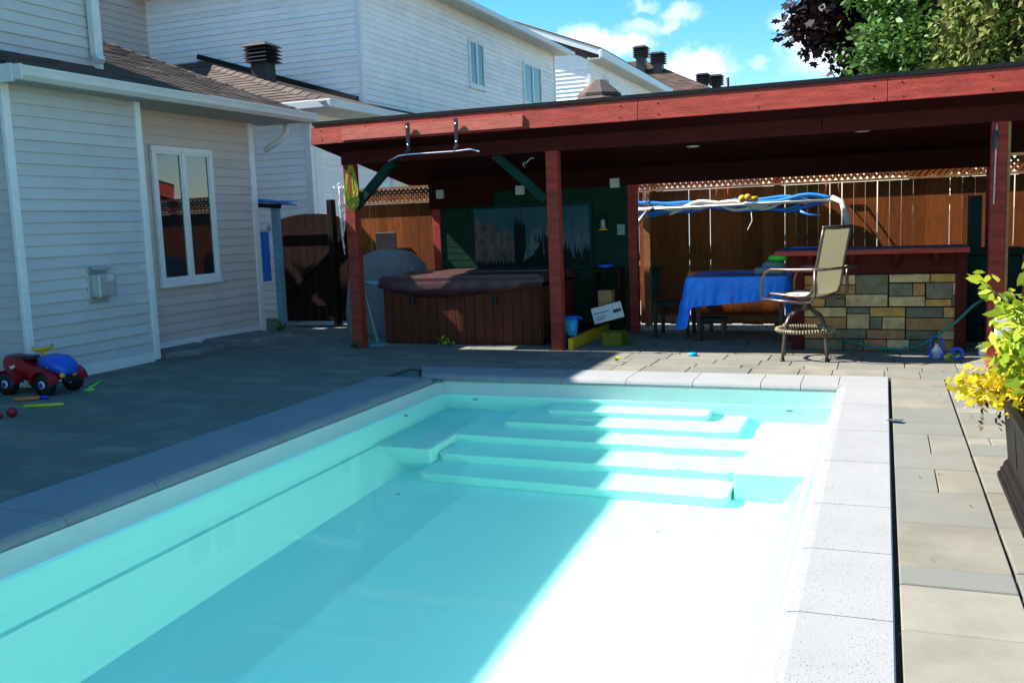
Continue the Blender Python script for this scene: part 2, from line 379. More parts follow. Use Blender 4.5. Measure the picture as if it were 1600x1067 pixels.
# upper wall, slightly battered to the bench line
def wall(xa, ya, xb, yb, xc, yc, xd, yd, z0, z1): q((xa, ya, z0), (xb, yb, z0), (xd, yd, z1), (xc, yc, z1))
q((PX0, PY0, T), (PX0, PY1, T), (-4.05, 8.44, -.8), (-4.05, PY0, -.8)); q((-4.05, PY0, -.8), (-4.05, 8.44, -.8), (-4.01, 8.44, -.81), (-4.01, PY0, -.81))
q((-4.01, PY0, -.81), (-4.01, 8.44, -.81), (-3.72, 8.44, FL), (-3.72, PY0, FL))
q((PX1, PY1, T), (PX1, PY0, T), (-.47, PY0, -.8), (-.47, 8.44, -.8)); q((-.47, 8.44, -.8), (-.47, PY0, -.8), (-.5, PY0, -.8), (-.5, 8.44, -.8))
q((-.5, 8.44, -.8), (-.5, PY0, -.8), (-.66, PY0, FL), (-.66, 8.44, FL))
q((PX0, PY1, T), (PX1, PY1, T), (PX1, 8.47, -.4), (PX0, 8.47, -.4)); q((PX0, 8.47, -.4), (PX1, 8.47, -.4), (PX1, 8.44, -.8), (PX0, 8.44, -.8)); q((PX0, 8.44, -.8), (PX1, 8.44, -.8), (PX1, 8.44, FL), (PX0, 8.44, FL))
q((PX1, PY0, T), (PX0, PY0, T), (PX0, PY0, FL), (PX1, PY0, FL))
q((PX0, PY0, FL), (PX1, PY0, FL), (PX1, 8.44, FL), (PX0, 8.44, FL))
rim = MB()
for a in ((PX0, PX0+.012, PY0, PY1), (PX1-.012, PX1, PY0, PY1), (PX0+.012, PX1-.012, PY1-.012, PY1)): rim.box(a[0], a[1], a[2], a[3], -.215, -.05)
rim.build('pool_rim', 'rim', pool)
shell = sh.build('pool_shell', 'liner', pool)
st = MB()
def step(x0, x1, y0, z, c=.03):
    st.prism([(x0, 8.47), (x0, y0+.05), (x0+.05, y0), (x1-.05, y0), (x1, y0+.05), (x1, 8.47)], FL, z, 0)
step(-2.93, -1.42, 8.17, -.4); step(-3.22, -1.1, 7.81, -.6); step(-4.12, -.40, 7.45, -.795)
step(-3.5, -1.02, 7.03, -1.0); step(-3.5, -1.02, 6.65, -1.2)
st.box(-4.12, -3.5, 6.92, 7.52, FL, -.794); st.box(-1.0, -.40, 6.83, 7.52, FL, -.794)
steps = st.build('pool_steps', 'liner', pool, bevel=.02)
cp = MB()
def nose(profile_dir):   # coping cross-section: (distance from the outer edge, height)
    w = profile_dir
    return [(0, -.05), (0, .006), (.006, .012), (w-.075, .012), (w-.035, .006), (w-.012, -.01), (w, -.03), (w-.006, -.055), (w-.05, -.062), (w-.06, -.05)]
def cope(a, b_, side, outer, w):
    pr = nose(w); n = len(pr); vs = []
    for t in (a+.003, b_-.003):
        for d, z in pr:
            if side == 'L': vs.append((outer+d, t, z))
            elif side == 'R': vs.append((outer-d, t, z))
            else: vs.append((t, outer-d, z))
    fs = [tuple(range(n)), tuple(range(2*n-1, n-1, -1))]+[(i, i+n, (i+1) % n+n, (i+1) % n) for i in range(n)]
    cp.add(vs, fs)
L_j = [-1.5, -.85, -.2, .45, 1.1, 1.75, 2.4, 3.1, 3.75, 4.45, 5.05, 5.72, 6.35, 7.05, 7.65, 8.27]
for a, b_ in zip(L_j, L_j[1:]): cope(a, b_, 'L', X0, .60)
R_j = [-1.5, -.7, .1, .85, 1.5, 2.1, 2.83, 3.542, 4.264, 4.959, 5.85, 6.709, 7.641, 8.42]
for a, b_ in zip(R_j, R_j[1:]): cope(a, b_, 'R', X1, .41)
B_j = [-4.3, -3.9, -3.46, -2.85, -2.22, -1.6, -1.0, -.66, -.35]
for a, b_ in zip(B_j, B_j[1:]): cope(a, b_, 'B', Y1, .49)
# bevelled stone closing the back run, flat stone in the right corner
n_ = nose(.49)
vs = [(-4.302, Y1-d, z) for d, z in n_]+[(-4.58+.5*d, Y1-d, z) for d, z in n_]
cp.add(vs, [tuple(range(10)), tuple(range(19, 9, -1))]+[(i, i+10, (i+1) % 10+10, (i+1) % 10) for i in range(10)])
cp.bbox(-.348, X1, 8.422, Y1, -.05, .012, .006)
cop = cp.build('coping', 'coping', pool)
MB().prism([(-4.70, 8.29), (-4.13, 8.29), (-4.09, 8.46), (-4.36, 8.49), (-4.62, 8.93), (-4.70, 8.93)], -.06, -.03, .01).build('corner_stone', 'dark_stone', pool)
for x, y, z in ((-3.75, 8.46, -.33), (-4.085, 7.6, -.33), (-.75, 8.46, -.33)):
    MB().lathe([(.03, 0), (.03, .012), (.012, .014)], (x, y-.012 if y > 8.4 else y, z), axis='y', seg=12).build('return_jet', 'switch_grey', pool)
# water with the faintest ripple
nx, ny = 64, 150; wv = []
for j in range(ny+1):
    for i in range(nx+1):
        x = PX0+.014+(PX1-PX0-.028)*i/nx; y = PY0+.001+(PY1-PY0-.015)*j/ny
        k = math.exp(-((x+1.2)**2/1.2+(y-7.0)**2/1.6))
        wv.append((x, y, -.2+.0006*(math.sin(3.1*x+1.3*y)+math.sin(-1.7*x+2.9*y+1))+.0016*k*(math.sin(17*x+9*y+2*math.sin(5*y))+.6*math.sin(-9*x+23*y))))
wme = MB().add(wv, [(j*(nx+1)+i, j*(nx+1)+i+1, (j+1)*(nx+1)+i+1, (j+1)*(nx+1)+i) for j in range(ny) for i in range(nx)], None, True)
water = struct(wme.build('water', 'water'))
try:
    water.cycles.is_caustics_caster = True
    for o in (shell, steps): o.cycles.is_caustics_receiver = True
except Exception: pass
for k, (x, y) in enumerate(((-1.15, 4.9), (-2.9, 5.2), (-1.3, 6.2))):
    tag(MB().add([(x, y, -.197), (x+.03, y+.008, -.192), (x+.045, y, -.196), (x+.02, y-.012, -.193)], [(0, 1, 2, 3)]).build('floating_leaf', 'leaf_dead'),
        ['tiny dark leaf floating in the sunny near part of the pool', 'tiny leaf floating in the shaded middle of the pool', 'tiny dark leaf floating just in front of the sunny steps'][k], 'leaf', 'leaves floating on the pool')

# ---------------------------------------------------------------- the house on the left
house = thing('house', 'two storey house with pale lap siding on the left beside the pool', 'house', (-10, 7, 0))
w1 = MB(); full = lambda L_: (lambda v: (0, L_))
w1.box(-14, -8.70, -8, 8.99, -.05, 5.9)
w1.box(-12, -8.17, 7.17, 8.98, -.05, 3.06)
w1.lap((-8.17, 7.17, .12), (0, 1, 0), (0, 0, 1), (1, 0, 0), full(1.82), 2.95, .12, .024, tab=3.2)
w1.lap((-8.70, 7.17, .1), (1, 0, 0), (0, 0, 1), (0, -1, 0), full(.54), 2.95, .12, .014)
w1.lap((-8.70, -8, .12), (0, 1, 0), (0, 0, 1), (1, 0, 0), full(15.1), 2.9, .12, .014)
w1.lap((-8.70, -8, 3.1), (0, 1, 0), (0, 0, 1), (1, 0, 0), full(17), 2.7, .12, .02, tab=3.2)
w1.build('wall', 'siding_grey', house)
w2 = MB(); w2.box(-13, -8.62, 8.99, 11.75, -.05, 3.06)
w2.lap((-8.62, 8.99, .12), (0, 1, 0), (0, 0, 1), (1, 0, 0), full(2.72), 2.95, .12, .02, tab=3.2)
w2.build('wall', 'siding_mauve', house)
w3 = MB(); w3.box(-19, -14.52, 9.3, 16.75, 2.5, 6.9); w3.lap((-14.52, 9.3, 3.5), (0, 1, 0), (0, 0, 1), (1, 0, 0), full(7.4), 3.4, .14, .024, tab=3.2)
w3.build('wall', 'siding_mauve', house)
for nm, a in (('corner_trim', (-8.19, -8.135, 7.13, 7.22, 0, 3.06)), ('corner_trim', (-8.19, -8.13, 8.93, 9.02, .02, 3.06)), ('corner_trim', (-8.66, -8.585, 11.66, 11.78, .02, 3.06)),
              ('corner_trim', (-14.57, -14.48, 16.65, 16.79, 3, 6.9)), ('skirt_board', (-8.2, -8.14, 7.22, 8.93, .0, .12)), ('skirt_board', (-8.65, -8.59, 9.02, 11.66, .0, .13)),
              ('skirt_board', (-8.7, -8.19, 7.13, 7.16, .0, .1))):
    B(*a).build(nm, 'trim_white', house, bevel=.008)
B(-8.76, -8.64, 8.9, 9.04, 3.4, 5.9).build('corner_trim', 'gutter', house, bevel=.01)
MB().box(-8.66, -8.57, 8.86, 8.98, 3.6, 6).beam((-8.62, 8.92, 3.63), (-8.54, 8.90, 3.54), .1, .08).build('downspout', 'gutter', house, bevel=.01)
# lower roof with its gutter, soffit and rake
SL = .375; zr = lambda x: 3.16+SL*(-7.83-x)
rf = MB(); Ld = math.hypot(1, SL)*4.6
rf.lap((-7.83, 7.05, 3.17), (0, 1, 0), (-1, 0, SL), (SL, 0, 1), full(5.15), Ld, .145, .014, tab=.33)
rf.add([(-7.84, 7.05, 3.12), (-7.84, 12.2, 3.12), (-12.43, 12.2, 3.12+SL*4.59), (-12.43, 7.05, 3.12+SL*4.59), (-7.84, 7.05, 3.17), (-7.84, 12.2, 3.17), (-12.43, 12.2, 3.17+SL*4.59), (-12.43, 7.05, 3.17+SL*4.59)],
       [(0, 3, 2, 1), (4, 5, 6, 7), (1, 2, 6, 5), (0, 4, 7, 3), (0, 1, 5, 4)])
for i in range(16):    # cap shingles along the rake
    x = -7.85-.29*i; rf.add([(x, 12.08, zr(x)+.02), (x, 12.23, zr(x)+.03), (x-.3, 12.23, zr(x-.3)+.018), (x-.3, 12.08, zr(x-.3)+.01), (x, 12.23, zr(x)-.02), (x-.3, 12.23, zr(x-.3)-.03)], [(0, 1, 2, 3), (1, 4, 5, 2)])
rf.build('roof', 'shingle', house)
B(-8.7, -7.86, 7.06, 12.15, 3.06, 3.085).build('soffit', 'soffit', house)
vh = MB()
for i in range(170):
    for j in range(6):
        y = 7.15+i*.029; x = -8.55+j*.11; vh.add([(x, y, 3.0585), (x+.07, y, 3.0585), (x+.07, y+.008, 3.0585), (x, y+.008, 3.0585)], [(0, 1, 2, 3)])
vh.build('soffit_slots', 'black_edge', house)
gt = MB(); prof = [(-7.86, 3.06), (-7.80, 3.05), (-7.755, 3.09), (-7.745, 3.13), (-7.73, 3.165), (-7.73, 3.18), (-7.745, 3.18), (-7.76, 3.11), (-7.86, 3.08)]
n = len(prof); gt.add([(x, 7.03, z) for x, z in prof]+[(x, 12.2, z) for x, z in prof], [tuple(range(n)), tuple(range(2*n-1, n-1, -1))]+[(i, (i+1) % n, (i+1) % n+n, i+n) for i in range(n)])
gt.box(-7.87, -7.73, 7.015, 7.035, 3.05, 3.19); gt.build('gutter', 'gutter', house)
B(-8.72, -7.84, 7.0, 7.03, 3.03, 3.2).build('fascia', 'gutter', house)
MB().beam((-7.84, 12.18, 3.09), (-12.3, 12.18, 3.09+SL*4.46), .05, .16).build('rake_board', 'trim_white', house)
MB().tube([(-8.2, 12.05, 3.08), (-8.2, 12.05, 2.93), (-8.28, 12.0, 2.82), (-8.5, 11.9, 2.68)], .04, seg=8).build('downspout', 'gutter', house)
# upper roof (out of frame, throws the long shadow)
ur = MB(); ex, ny_, ze = -8.40, 9.30, 5.97
ur.add([(ex, -8.5, ze), (ex, ny_-.05, ze), (ex-.25, ny_, ze), (-14.3, ny_, ze), (-14.3, -8.5, ze), (ex, -8.5, ze+.12), (ex, ny_-.05, ze+.12), (ex-.25, ny_, ze+.12), (-14.3, ny_, ze+.12), (-14.3, -8.5, ze+.12), (-11.3, 6.4, 7.3), (-11.3, -5.5, 7.3)],
       [(0, 1, 2, 3, 4), (0, 5, 6, 1), (1, 6, 7, 2), (2, 7, 8, 3), (3, 8, 9, 4), (4, 9, 5, 0), (5, 11, 10, 6), (6, 10, 7), (7, 10, 8), (8, 10, 11, 9), (9, 11, 5)])
ur.build('roof', 'shingle', house)
def window(parent, plane, a, b_, z0, z1, panes=2, fw_=.07, axis='x', sgn=1):
    # plane: wall coordinate; axis 'x' = window in a wall facing +X, 'y' = in a wall facing -Y
    f = MB(); g = MB()
    def bx(mb, u0, u1, v0, v1, d0, d1):
        if axis == 'x': mb.box(plane+d0, plane+d1, u0, u1, v0, v1)
        else: mb.box(u0, u1, plane-d1, plane-d0, v0, v1)
    w = (b_-a)/panes
    bx(f, a, b_, z1-fw_, z1, 0, .05); bx(f, a, b_, z0, z0+fw_, 0, .05)
    for k in range(panes+1):
        c = a+w*k; h = fw_/2 if 0 < k < panes else fw_
        bx(f, max(a, c-h), min(b_, c+h), z0+fw_, z1-fw_, 0, .05)
    bx(f, a-.015, b_+.015, z0-.03, z0, 0, .065)
    fo = f.build('window', 'trim_white', parent, bevel=.006)
    for k in range(panes):
        c0 = a+w*k+(fw_ if k == 0 else fw_/2); c1 = a+w*(k+1)-(fw_ if k == panes-1 else fw_/2); s_ = MB()
        bx(s_, c0, c1, z0+fw_, z0+fw_+.03, 0, .035); bx(s_, c0, c1, z1-fw_-.03, z1-fw_, 0, .035); bx(s_, c0, c0+.025, z0+fw_+.03, z1-fw_-.03, 0, .035); bx(s_, c1-.025, c1, z0+fw_+.03, z1-fw_-.03, 0, .035)
        s_.build('sash', 'trim_white', fo)
        g = MB(); bx(g, c0+.025, c1-.025, z0+fw_+.03, z1-fw_-.03, .004, .02); g.build('pane', 'glass', fo)
    return fo
window(house, -8.6, 9.62, 10.78, .86, 2.63)

MB().add([(-8.1535, 8.1, .15), (-8.1535, 8.135, .15), (-8.1535, 8.14, .78), (-8.1535, 8.10, .78)], [(0, 1, 2, 3)]) 
box = thing('letter_box', 'stainless steel wall box with a raised flap mounted on the grey siding', 'mailbox', (-8.12, 8.15, .78))
B(-8.16, -8.145, 8.0, 8.29, .78, 1.2).build('back_plate', 'steel', box, bevel=.004)
B(-8.145, -8.02, 8.04, 8.30, .85, 1.10).build('body', 'steel', box, bevel=.015)
B(-8.02, -8.012, 8.04, 8.05, .85, 1.10).build('edge_strip', 'trim_white', box)
MB().beam((-8.145, 8.165, 1.19), (-8.05, 8.165, 1.15), .26, .012).build('flap', 'steel', box)
B(-8.0195, -8.0185, 8.16, 8.26, 1.02, 1.09).build('sticker', 'light_white', box)
MB().add([(-8.1535, 8.12, .3), (-8.1535, 8.16, .3), (-8.1535, 8.17, .78), (-8.1535, 8.12, .78)], [(0, 1, 2, 3)])

tag(MB().prism([(-8.58, 9.1), (-8.18, 9.15), (-7.98, 9.55), (-8.0, 10.1), (-8.58, 10.15)], -.02, .07, .02).build('concrete_block', 'concrete'), 'low dark concrete block lying along the foot of the mauve wall', 'step')
tag(MB().prism([(-8.55, 10.3), (-7.75, 10.25), (-7.55, 11.0), (-8.4, 11.35)], -.02, .09, .02).build('stone_slab', 'concrete'), 'low weathered slab lying by the white corner trim', 'step')

# ---------------------------------------------------------------- neighbouring houses
nb = thing('house', 'white sided two storey neighbour house with attached low garage wing behind the pavilion', 'house', (-11, 17, 0))
g1 = MB(); g1.box(-15, -9.2, 14.2, 16.5, -.05, 3.55); g1.lap((-15, 14.2, .1), (1, 0, 0), (0, 0, 1), (0, -1, 0), full(5.8), 3.5, .12, .022, tab=3.2)
g1.lap((-9.2, 14.2, .1), (0, 1, 0), (0, 0, 1), (1, 0, 0), full(13.9), 3.5, .12, .022, tab=3.2); g1.box(-15, -9.21, 16.5, 28.1, -.05, 3.55)
g1.build('wall', 'siding_white', nb)
b1 = MB(); b1.box(-22, -9.42, 16.5, 28.2, 3.2, 6.55)
b1.lap((-22, 16.5, 3.6), (1, 0, 0), (0, 0, 1), (0, -1, 0), full(12.58), 2.95, .12, .024, tab=3.2)
b1.lap((-9.42, 16.5, 3.6), (0, 1, 0), (0, 0, 1), (1, 0, 0), full(11.7), 2.95, .12, .024, tab=3.2)
b1.build('wall', 'siding_white', nb)
for a in ((-9.28, -9.16, 14.15, 14.27, 0, 3.55), (-9.47, -9.38, 16.46, 16.55, 3.6, 6.5), (-9.45, -9.385, 28.12, 28.24, 3.6, 6.5)): B(*a).build('corner_trim', 'trim_white', nb)
B(-9.22, -9.15, 14.27, 14.45, 0, 3.5).build('downspout', 'trim_white', nb)
gr = MB(); ey, exx, ez = 13.80, -8.52, 3.60
hx, hy, hz = -13.2, 16.48, 5.02           # top of the hip
P = [V((exx, ey, ez)), V((hx, hy, hz)), V((-15.5, ey, ez)), V((-15.5, hy, hz))]
Vs = V((0, hy-ey, hz-ez)); vl = Vs.length
gr.lap((-15.5, ey, ez), (1, 0, 0), Vs, Vs.cross(V((1, 0, 0)))*-1, lambda v: (0, 6.98-(6.98-2.3)*v/vl), vl, .145, .014, tab=.33)
gr.add([P[0], P[1], P[3], P[2]], [(0, 1, 2, 3)])
gr.add([(exx, ey, ez), (exx, 28, ez), (-9.4, 28, ez+.3), (-9.4, 16.48, ez+.3), (hx, hy, hz)], [(0, 1, 2, 3), (0, 3, 4)])
for i in range(18):
    t0, t1 = i/18, (i+1.15)/18; a = P[0].lerp(P[1], t0)+V((0, 0, .03)); c = P[0].lerp(P[1], t1)+V((0, 0, .015)); o_ = V((-.06, -.12, -.07)); o2 = V((.09, .05, -.04))
    gr.add([a, a+o_, c+o_, c, a+o2, c+o2], [(0, 1, 2, 3), (4, 0, 3, 5)])
gr.build('roof', 'shingle', nb)
MB().beam((hx, 16.42, hz+.1), (-9.5, 16.42, 3.97), .06, .1).build('flashing', 'black_edge', nb)
B(-15.5, exx-.02, ey+.02, 14.2, ez-.12, ez-.10).build('soffit', 'soffit', nb); B(-9.2, exx-.02, 14.2, 28, ez-.12, ez-.10).build('soffit', 'soffit', nb)
B(-15.5, exx+.06, ey-.06, ey+.02, ez-.11, ez+.02).build('gutter', 'gutter', nb, bevel=.01); B(exx-.02, exx+.06, ey+.02, 28, ez-.11, ez+.02).build('gutter', 'gutter', nb, bevel=.01)
B(-9.42, -8.98, 16.1, 28.6, 6.5, 6.53).build('soffit', 'soffit', nb); B(-22, -9.42, 16.1, 16.5, 6.5, 6.53).build('soffit', 'crate_wood', nb)
B(-8.98, -8.88, 16.0, 28.7, 6.46, 6.6).build('gutter', 'gutter', nb, bevel=.02)
B(-22, -8.98, 16.0, 16.08, 6.46, 6.6).build('gutter', 'gutter', nb)
ur = MB().add([(-8.95, 16.0, 6.58), (-8.95, 28.7, 6.58), (-14, 28.7, 8.0), (-14, 16, 8.0), (-22, 16.0, 6.58), (-22, 28.7, 6.58)], [(0, 1, 2, 3), (3, 2, 5, 4), (0, 3, 4), (1, 5, 2)]); ur.build('roof', 'shingle_far', nb)
window(nb, -9.41, 21.65, 22.6, 4.8, 5.97); window(nb, -9.41, 25.4, 26.9, 4.75, 5.95)
window(nb, -9.19, 17.0, 19.0, 1.5, 3.0, 2)

n2 = thing('house', 'white gabled neighbour house with diagonal shadow, second beyond the pavilion', 'house', (-12, 36, 0))
c1 = MB(); c1.box(-22, -10.0, 34, 45.5, -.05, 7.2)
slg = .39; eo = (-9.57, 34)
c1.lap((-10.02, 34, 0), (-1, 0, 0), (0, 0, 1), (0, -1, 0), lambda v: (max(0, (v-7.25)/slg), 12), 11, .15, .03)
c1.add([(-10.0, 34, 7.2), (-22, 34, 7.2), (-22, 34, 11.8)], [(0, 1, 2)])
c1.lap((-10.0, 34, 0), (0, 1, 0), (0, 0, 1), (1, 0, 0), full(11.4), 7.2, .15, .03)
c1.build('wall', 'siding_white', n2)
B(-10.05, -9.95, 33.93, 34.05, 0, 7.3).build('corner_trim', 'trim_white', n2)
MB().beam((-9.45, 33.75, 7.42), (-22, 33.75, 7.42+slg*12.55), .06, .26).build('rake_board', 'trim_white', n2)
MB().add([(-9.45, 33.7, 7.55), (-9.45, 45.9, 7.55), (-22, 45.9, 7.55+slg*12.55), (-22, 33.7, 7.55+slg*12.55), (-9.45, 33.7, 7.5), (-22, 33.7, 7.5+slg*12.55)], [(0, 1, 2, 3), (4, 0, 3, 5)]).build('roof', 'shingle_far', n2)
B(-10.0, -9.5, 33.7, 45.9, 7.18, 7.22).build('soffit', 'soffit', n2); B(-9.55, -9.4, 33.7, 45.9, 7.2, 7.5).build('gutter', 'gutter', n2, bevel=.03)
window(n2, -9.99, 35.8, 36.5, 6.3, 6.9, 1, .08); window(n2, -9.99, 40.4, 44.2, 5.3, 6.6, 3, .1)
MB().tube([(-9.5, 45.8, 7.3), (-9.6, 45.8, 7.0), (-9.95, 45.6, 6.7), (-9.95, 45.5, 0)], .06).build('downspout', 'gutter', n2)

n3 = thing('house', 'farthest house showing only its brown shingle roof with black vents', 'house', (-12, 56, 0))
B(-22, -7.6, 52, 66, -.05, 7.3).build('wall', 'siding_white', n3)
r3 = MB()
ra, rb = V((-13.6, 58, 10.9)), V((-7.1, 51.5, 7.4))
r3.lap((-22, 51.5, 7.4), (1, 0, 0), (0, 6.5, 3.5), (0, -3.5, 6.5), lambda v: (0, 14.9-6.5*v/7.38), 7.38, .2, .03, tab=.5)
r3.add([(-7.1, 51.5, 7.4), (-13.6, 58, 10.9), (-13.6, 60, 10.9), (-7.1, 66, 7.4), (-22, 51.5, 7.38), (-22, 58, 10.88), (-22, 60, 10.9), (-22, 66, 7.4)], [(0, 3, 2, 1), (4, 0, 1, 5), (5, 1, 2, 6), (6, 2, 3, 7)])
r3.build('roof', 'shingle_far', n3)

def vent(x, y, z, s, label, h=.55, gname='black roof vents on the houses'):
    t = thing('roof_vent', label, 'roof vent', (x, y, z), gname)
    B(x-.16*s, x+.16*s, y-.16*s, y+.16*s, z-.45*s, z+h*s*.5).build('stack', 'vent_metal', t)
    for k in range(4): 
        zz = z+h*s*(.5+.14*k); e = .27*s
        MB().add([(x-e, y-e, zz), (x+e, y-e, zz), (x+e, y+e, zz), (x-e, y+e, zz), (x-.2*s, y-.2*s, zz+.05*s), (x+.2*s, y-.2*s, zz+.05*s), (x+.2*s, y+.2*s, zz+.05*s), (x-.2*s, y+.2*s, zz+.05*s)],
                 [(3, 2, 1, 0), (4, 5, 6, 7), (0, 1, 5, 4), (1, 2, 6, 5), (2, 3, 7, 6), (3, 0, 4, 7)]).build('louvre', 'vent_metal', t)
    B(x-.17*s, x+.17*s, y-.17*s, y+.17*s, z+h*s*.5, z+h*s*.92).build('core', 'vent_metal', t)
    MB().add([(x-.28*s, y-.28*s, z+h*s*1.06), (x+.28*s, y-.28*s, z+h*s*1.06), (x+.28*s, y+.28*s, z+h*s*1.06), (x-.28*s, y+.28*s, z+h*s*1.06), (x-.18*s, y-.18*s, z+h*s*1.2), (x+.18*s, y-.18*s, z+h*s*1.2), (x+.18*s, y+.18*s, z+h*s*1.2), (x-.18*s, y+.18*s, z+h*s*1.2)],
             [(3, 2, 1, 0), (4, 5, 6, 7), (0, 1, 5, 4), (1, 2, 6, 5), (2, 3, 7, 6), (3, 0, 4, 7)]).build('cap', 'vent_metal', t)
vent(-11.0, 15.55, 4.42, 1.0, 'large black louvred vent on the garage roof against the white siding', .5)
vent(-13.3, 56, 10.3, 1.65, 'left one of the two black vents on the ridge of the far brown roof')
vent(-12.3, 56, 9.85, 1.65, 'right one of the two black vents on the ridge of the far brown roof')
vent(-9.8, 56.5, 8.6, 1.5, 'left black vent of the pair low on the far roof near the pavilion')
vent(-9.2, 57.5, 8.6, 1.5, 'right black vent of the pair low on the far roof beside the thin pipe')
tag(MB().tube([(-8.5, 57, 7), (-8.5, 57, 9.3)], .1).build('roof_pipe', 'vent_metal'), 'thin dark pipe standing right of the far roof vents', 'pipe')

gz = thing('gazebo', 'round two tiered brown gazebo roof peeking above the pavilion roof', 'gazebo', (-5.75, 20, 0))
def cone(z0, z1, ra, rb, n=8):
    mb = MB(); vs = []
    for k in range(n):
        a = 2*math.pi*(k+.5)/n; vs += [(-5.68+ra*math.cos(a), 20+ra*math.sin(a), z0), (-5.68+rb*math.cos(a), 20+rb*math.sin(a), z1), (-5.68+ra*math.cos(a), 20+ra*math.sin(a), z0-.06)]
    for k in range(n): j = (k+1) % n; mb.add([vs[3*k], vs[3*j], vs[3*j+1], vs[3*k+1], vs[3*k+2], vs[3*j+2]], [(0, 1, 2, 3), (4, 5, 1, 0)])
    mb.add([vs[3*k+1] for k in range(n)], [tuple(range(n))]); return mb
cone(4.13, 4.42, .47, .13).build('upper_roof', 'shingle', gz); cone(3.55, 4.1, 1.5, .38).build('lower_roof', 'shingle', gz)
MB().lathe([(.3, 3.9), (.3, 4.2)], (-5.68, 20, 0)).build('lantern', 'dark_wood', gz)
for k in range(4): a = math.pi/4+k*math.pi/2; MB().beam((-5.68+1.3*math.cos(a), 20+1.3*math.sin(a), -.05), (-5.68+1.3*math.cos(a), 20+1.3*math.sin(a), 3.6), .1, .1).build('post', 'dark_wood', gz)

# ---------------------------------------------------------------- pavilion
pav = thing('pavilion', 'long red timber pavilion with black edged roof at the far end of the pool', 'pavilion', (-2.6, 10.4, 0))
RX0, RX1, YF, YB = -6.40, 1.75, 9.95, 12.50
zf = lambda y: 2.51-(y-YF)*.17      # underside of the ceiling
def tilt(mb):   # fascia boards are cut square to the rafters, so they lean back a little
    mb.v = [(x, y+(z-2.51)*.17, z) for x, y, z in mb.v]; return mb
for a_, b_ in ((RX0, -2.42), (-2.414, .02), (.026, RX1)): tilt(B(a_, b_, YF, YF+.045, 2.51, 2.735)).build('fascia', 'red_stain', pav, bevel=.003)
bl_ = MB()
for x in (-6.3, -5.7, -4.8, -3.85, -2.6, -2.2, -1.2, -.12, .15, .9, 1.3):
    for z in (2.56, 2.68): bl_.lathe([(.007, -.006), (.007, .004)], (x+random.uniform(-.02, .02), YF+(z-2.51)*.17-.002, z+random.uniform(-.01, .01)), axis='y', seg=6)
bl_.build('nails', 'vent_metal', pav)
MB().beam((RX0-.02, YF+.02, 2.615), (RX0-.02, YB, zf(YB)+.10), .035, .2).build('rake_board', 'red_stain', pav)
tilt(B(-5.99, -3.7, YF-.028, YF-.002, 2.53, 2.665)).build('fascia_board', 'red_overlay', pav, bevel=.003)
B(RX0-.02, RX1+.02, YF+.027, YF+.09, 2.738, 2.78).build('drip_edge', 'black_edge', pav)
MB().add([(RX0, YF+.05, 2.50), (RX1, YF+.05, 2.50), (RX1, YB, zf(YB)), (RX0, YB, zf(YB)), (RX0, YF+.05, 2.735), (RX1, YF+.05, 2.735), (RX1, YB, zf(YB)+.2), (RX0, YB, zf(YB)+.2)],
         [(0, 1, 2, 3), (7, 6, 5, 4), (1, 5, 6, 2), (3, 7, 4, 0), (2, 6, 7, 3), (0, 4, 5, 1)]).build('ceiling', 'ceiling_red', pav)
MB().add([(RX0-.01, YF+.07, 2.74), (RX1+.01, YF+.07, 2.74), (RX1+.01, YB+.05, zf(YB)+.205), (RX0-.01, YB+.05, zf(YB)+.205), (RX0-.01, YF+.07, 2.775), (RX1+.01, YF+.07, 2.775), (RX1+.01, YB+.05, zf(YB)+.235), (RX0-.01, YB+.05, zf(YB)+.235)],
         [(0, 3, 2, 1), (4, 5, 6, 7), (0, 1, 5, 4), (1, 2, 6, 5), (2, 3, 7, 6), (3, 0, 4, 7)]).build('roof', 'black_edge', pav)
B(RX0+.12, -.6, 10.36, 10.40, 2.28, 2.49).build('beam', 'red_stain_shaded', pav, bevel=.004)
B(-.594, 1.28, 10.36, 10.40, 2.28, 2.49).build('beam', 'red_stain_shaded', pav, bevel=.004)
B(RX0+.12, 1.28, 10.40, 10.50, 2.29, 2.48).build('beam', 'red_stain_shaded', pav, bevel=.004)
for x, y in ((-6.19, 10.36), (-3.53, 10.36), (1.03, 10.36)):
    B(x-.07, x+.07, y, y+.14, -.02, 2.285).build('post', 'red_stain', pav, bevel=.008)
B(1.102, 1.13, 10.38, 10.5, 0, 2.285).build('post_edging', 'crate_wood', pav)
for x in (-5.87, -3.05, 1.15):
    B(x-.06, x+.06, 12.14, 12.26, -.02, zf(12.2)).build('post', 'red_stain', pav, bevel=.008)
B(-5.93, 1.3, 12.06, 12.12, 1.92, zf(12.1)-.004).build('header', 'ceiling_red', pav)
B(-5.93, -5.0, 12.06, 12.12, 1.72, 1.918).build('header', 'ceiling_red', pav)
for k in range(2):
    a, c = (((-6.19, 10.43, 1.72), (-5.58, 10.43, 2.29)), ((-3.62, 10.43, 1.74), (-4.24, 10.43, 2.29)))[k]
    MB().beam(a, c, .09, .1).build('brace', 'green_paint', pav)
bw = MB(); bw.box(-5.8, -3.11, 12.16, 12.22, 0, 2.0); bw.lap((-5.8, 12.16, .05), (1, 0, 0), (0, 0, 1), (0, -1, 0), full(2.69), 1.8, .095, .004)
bw.build('back_wall', 'green_siding', pav)
ml = [(-5.27, .90), (-3.62, 1.69)]
mu = thing('mural', 'framed landscape print of a rocky mountain and dark pines behind the hot tub', 'picture', (-4.4, 12.1, 1.3))
B(-5.33, -3.58, 12.11, 12.145, .86, 1.75).build('frame', 'green_paint', mu)
pm = MB()
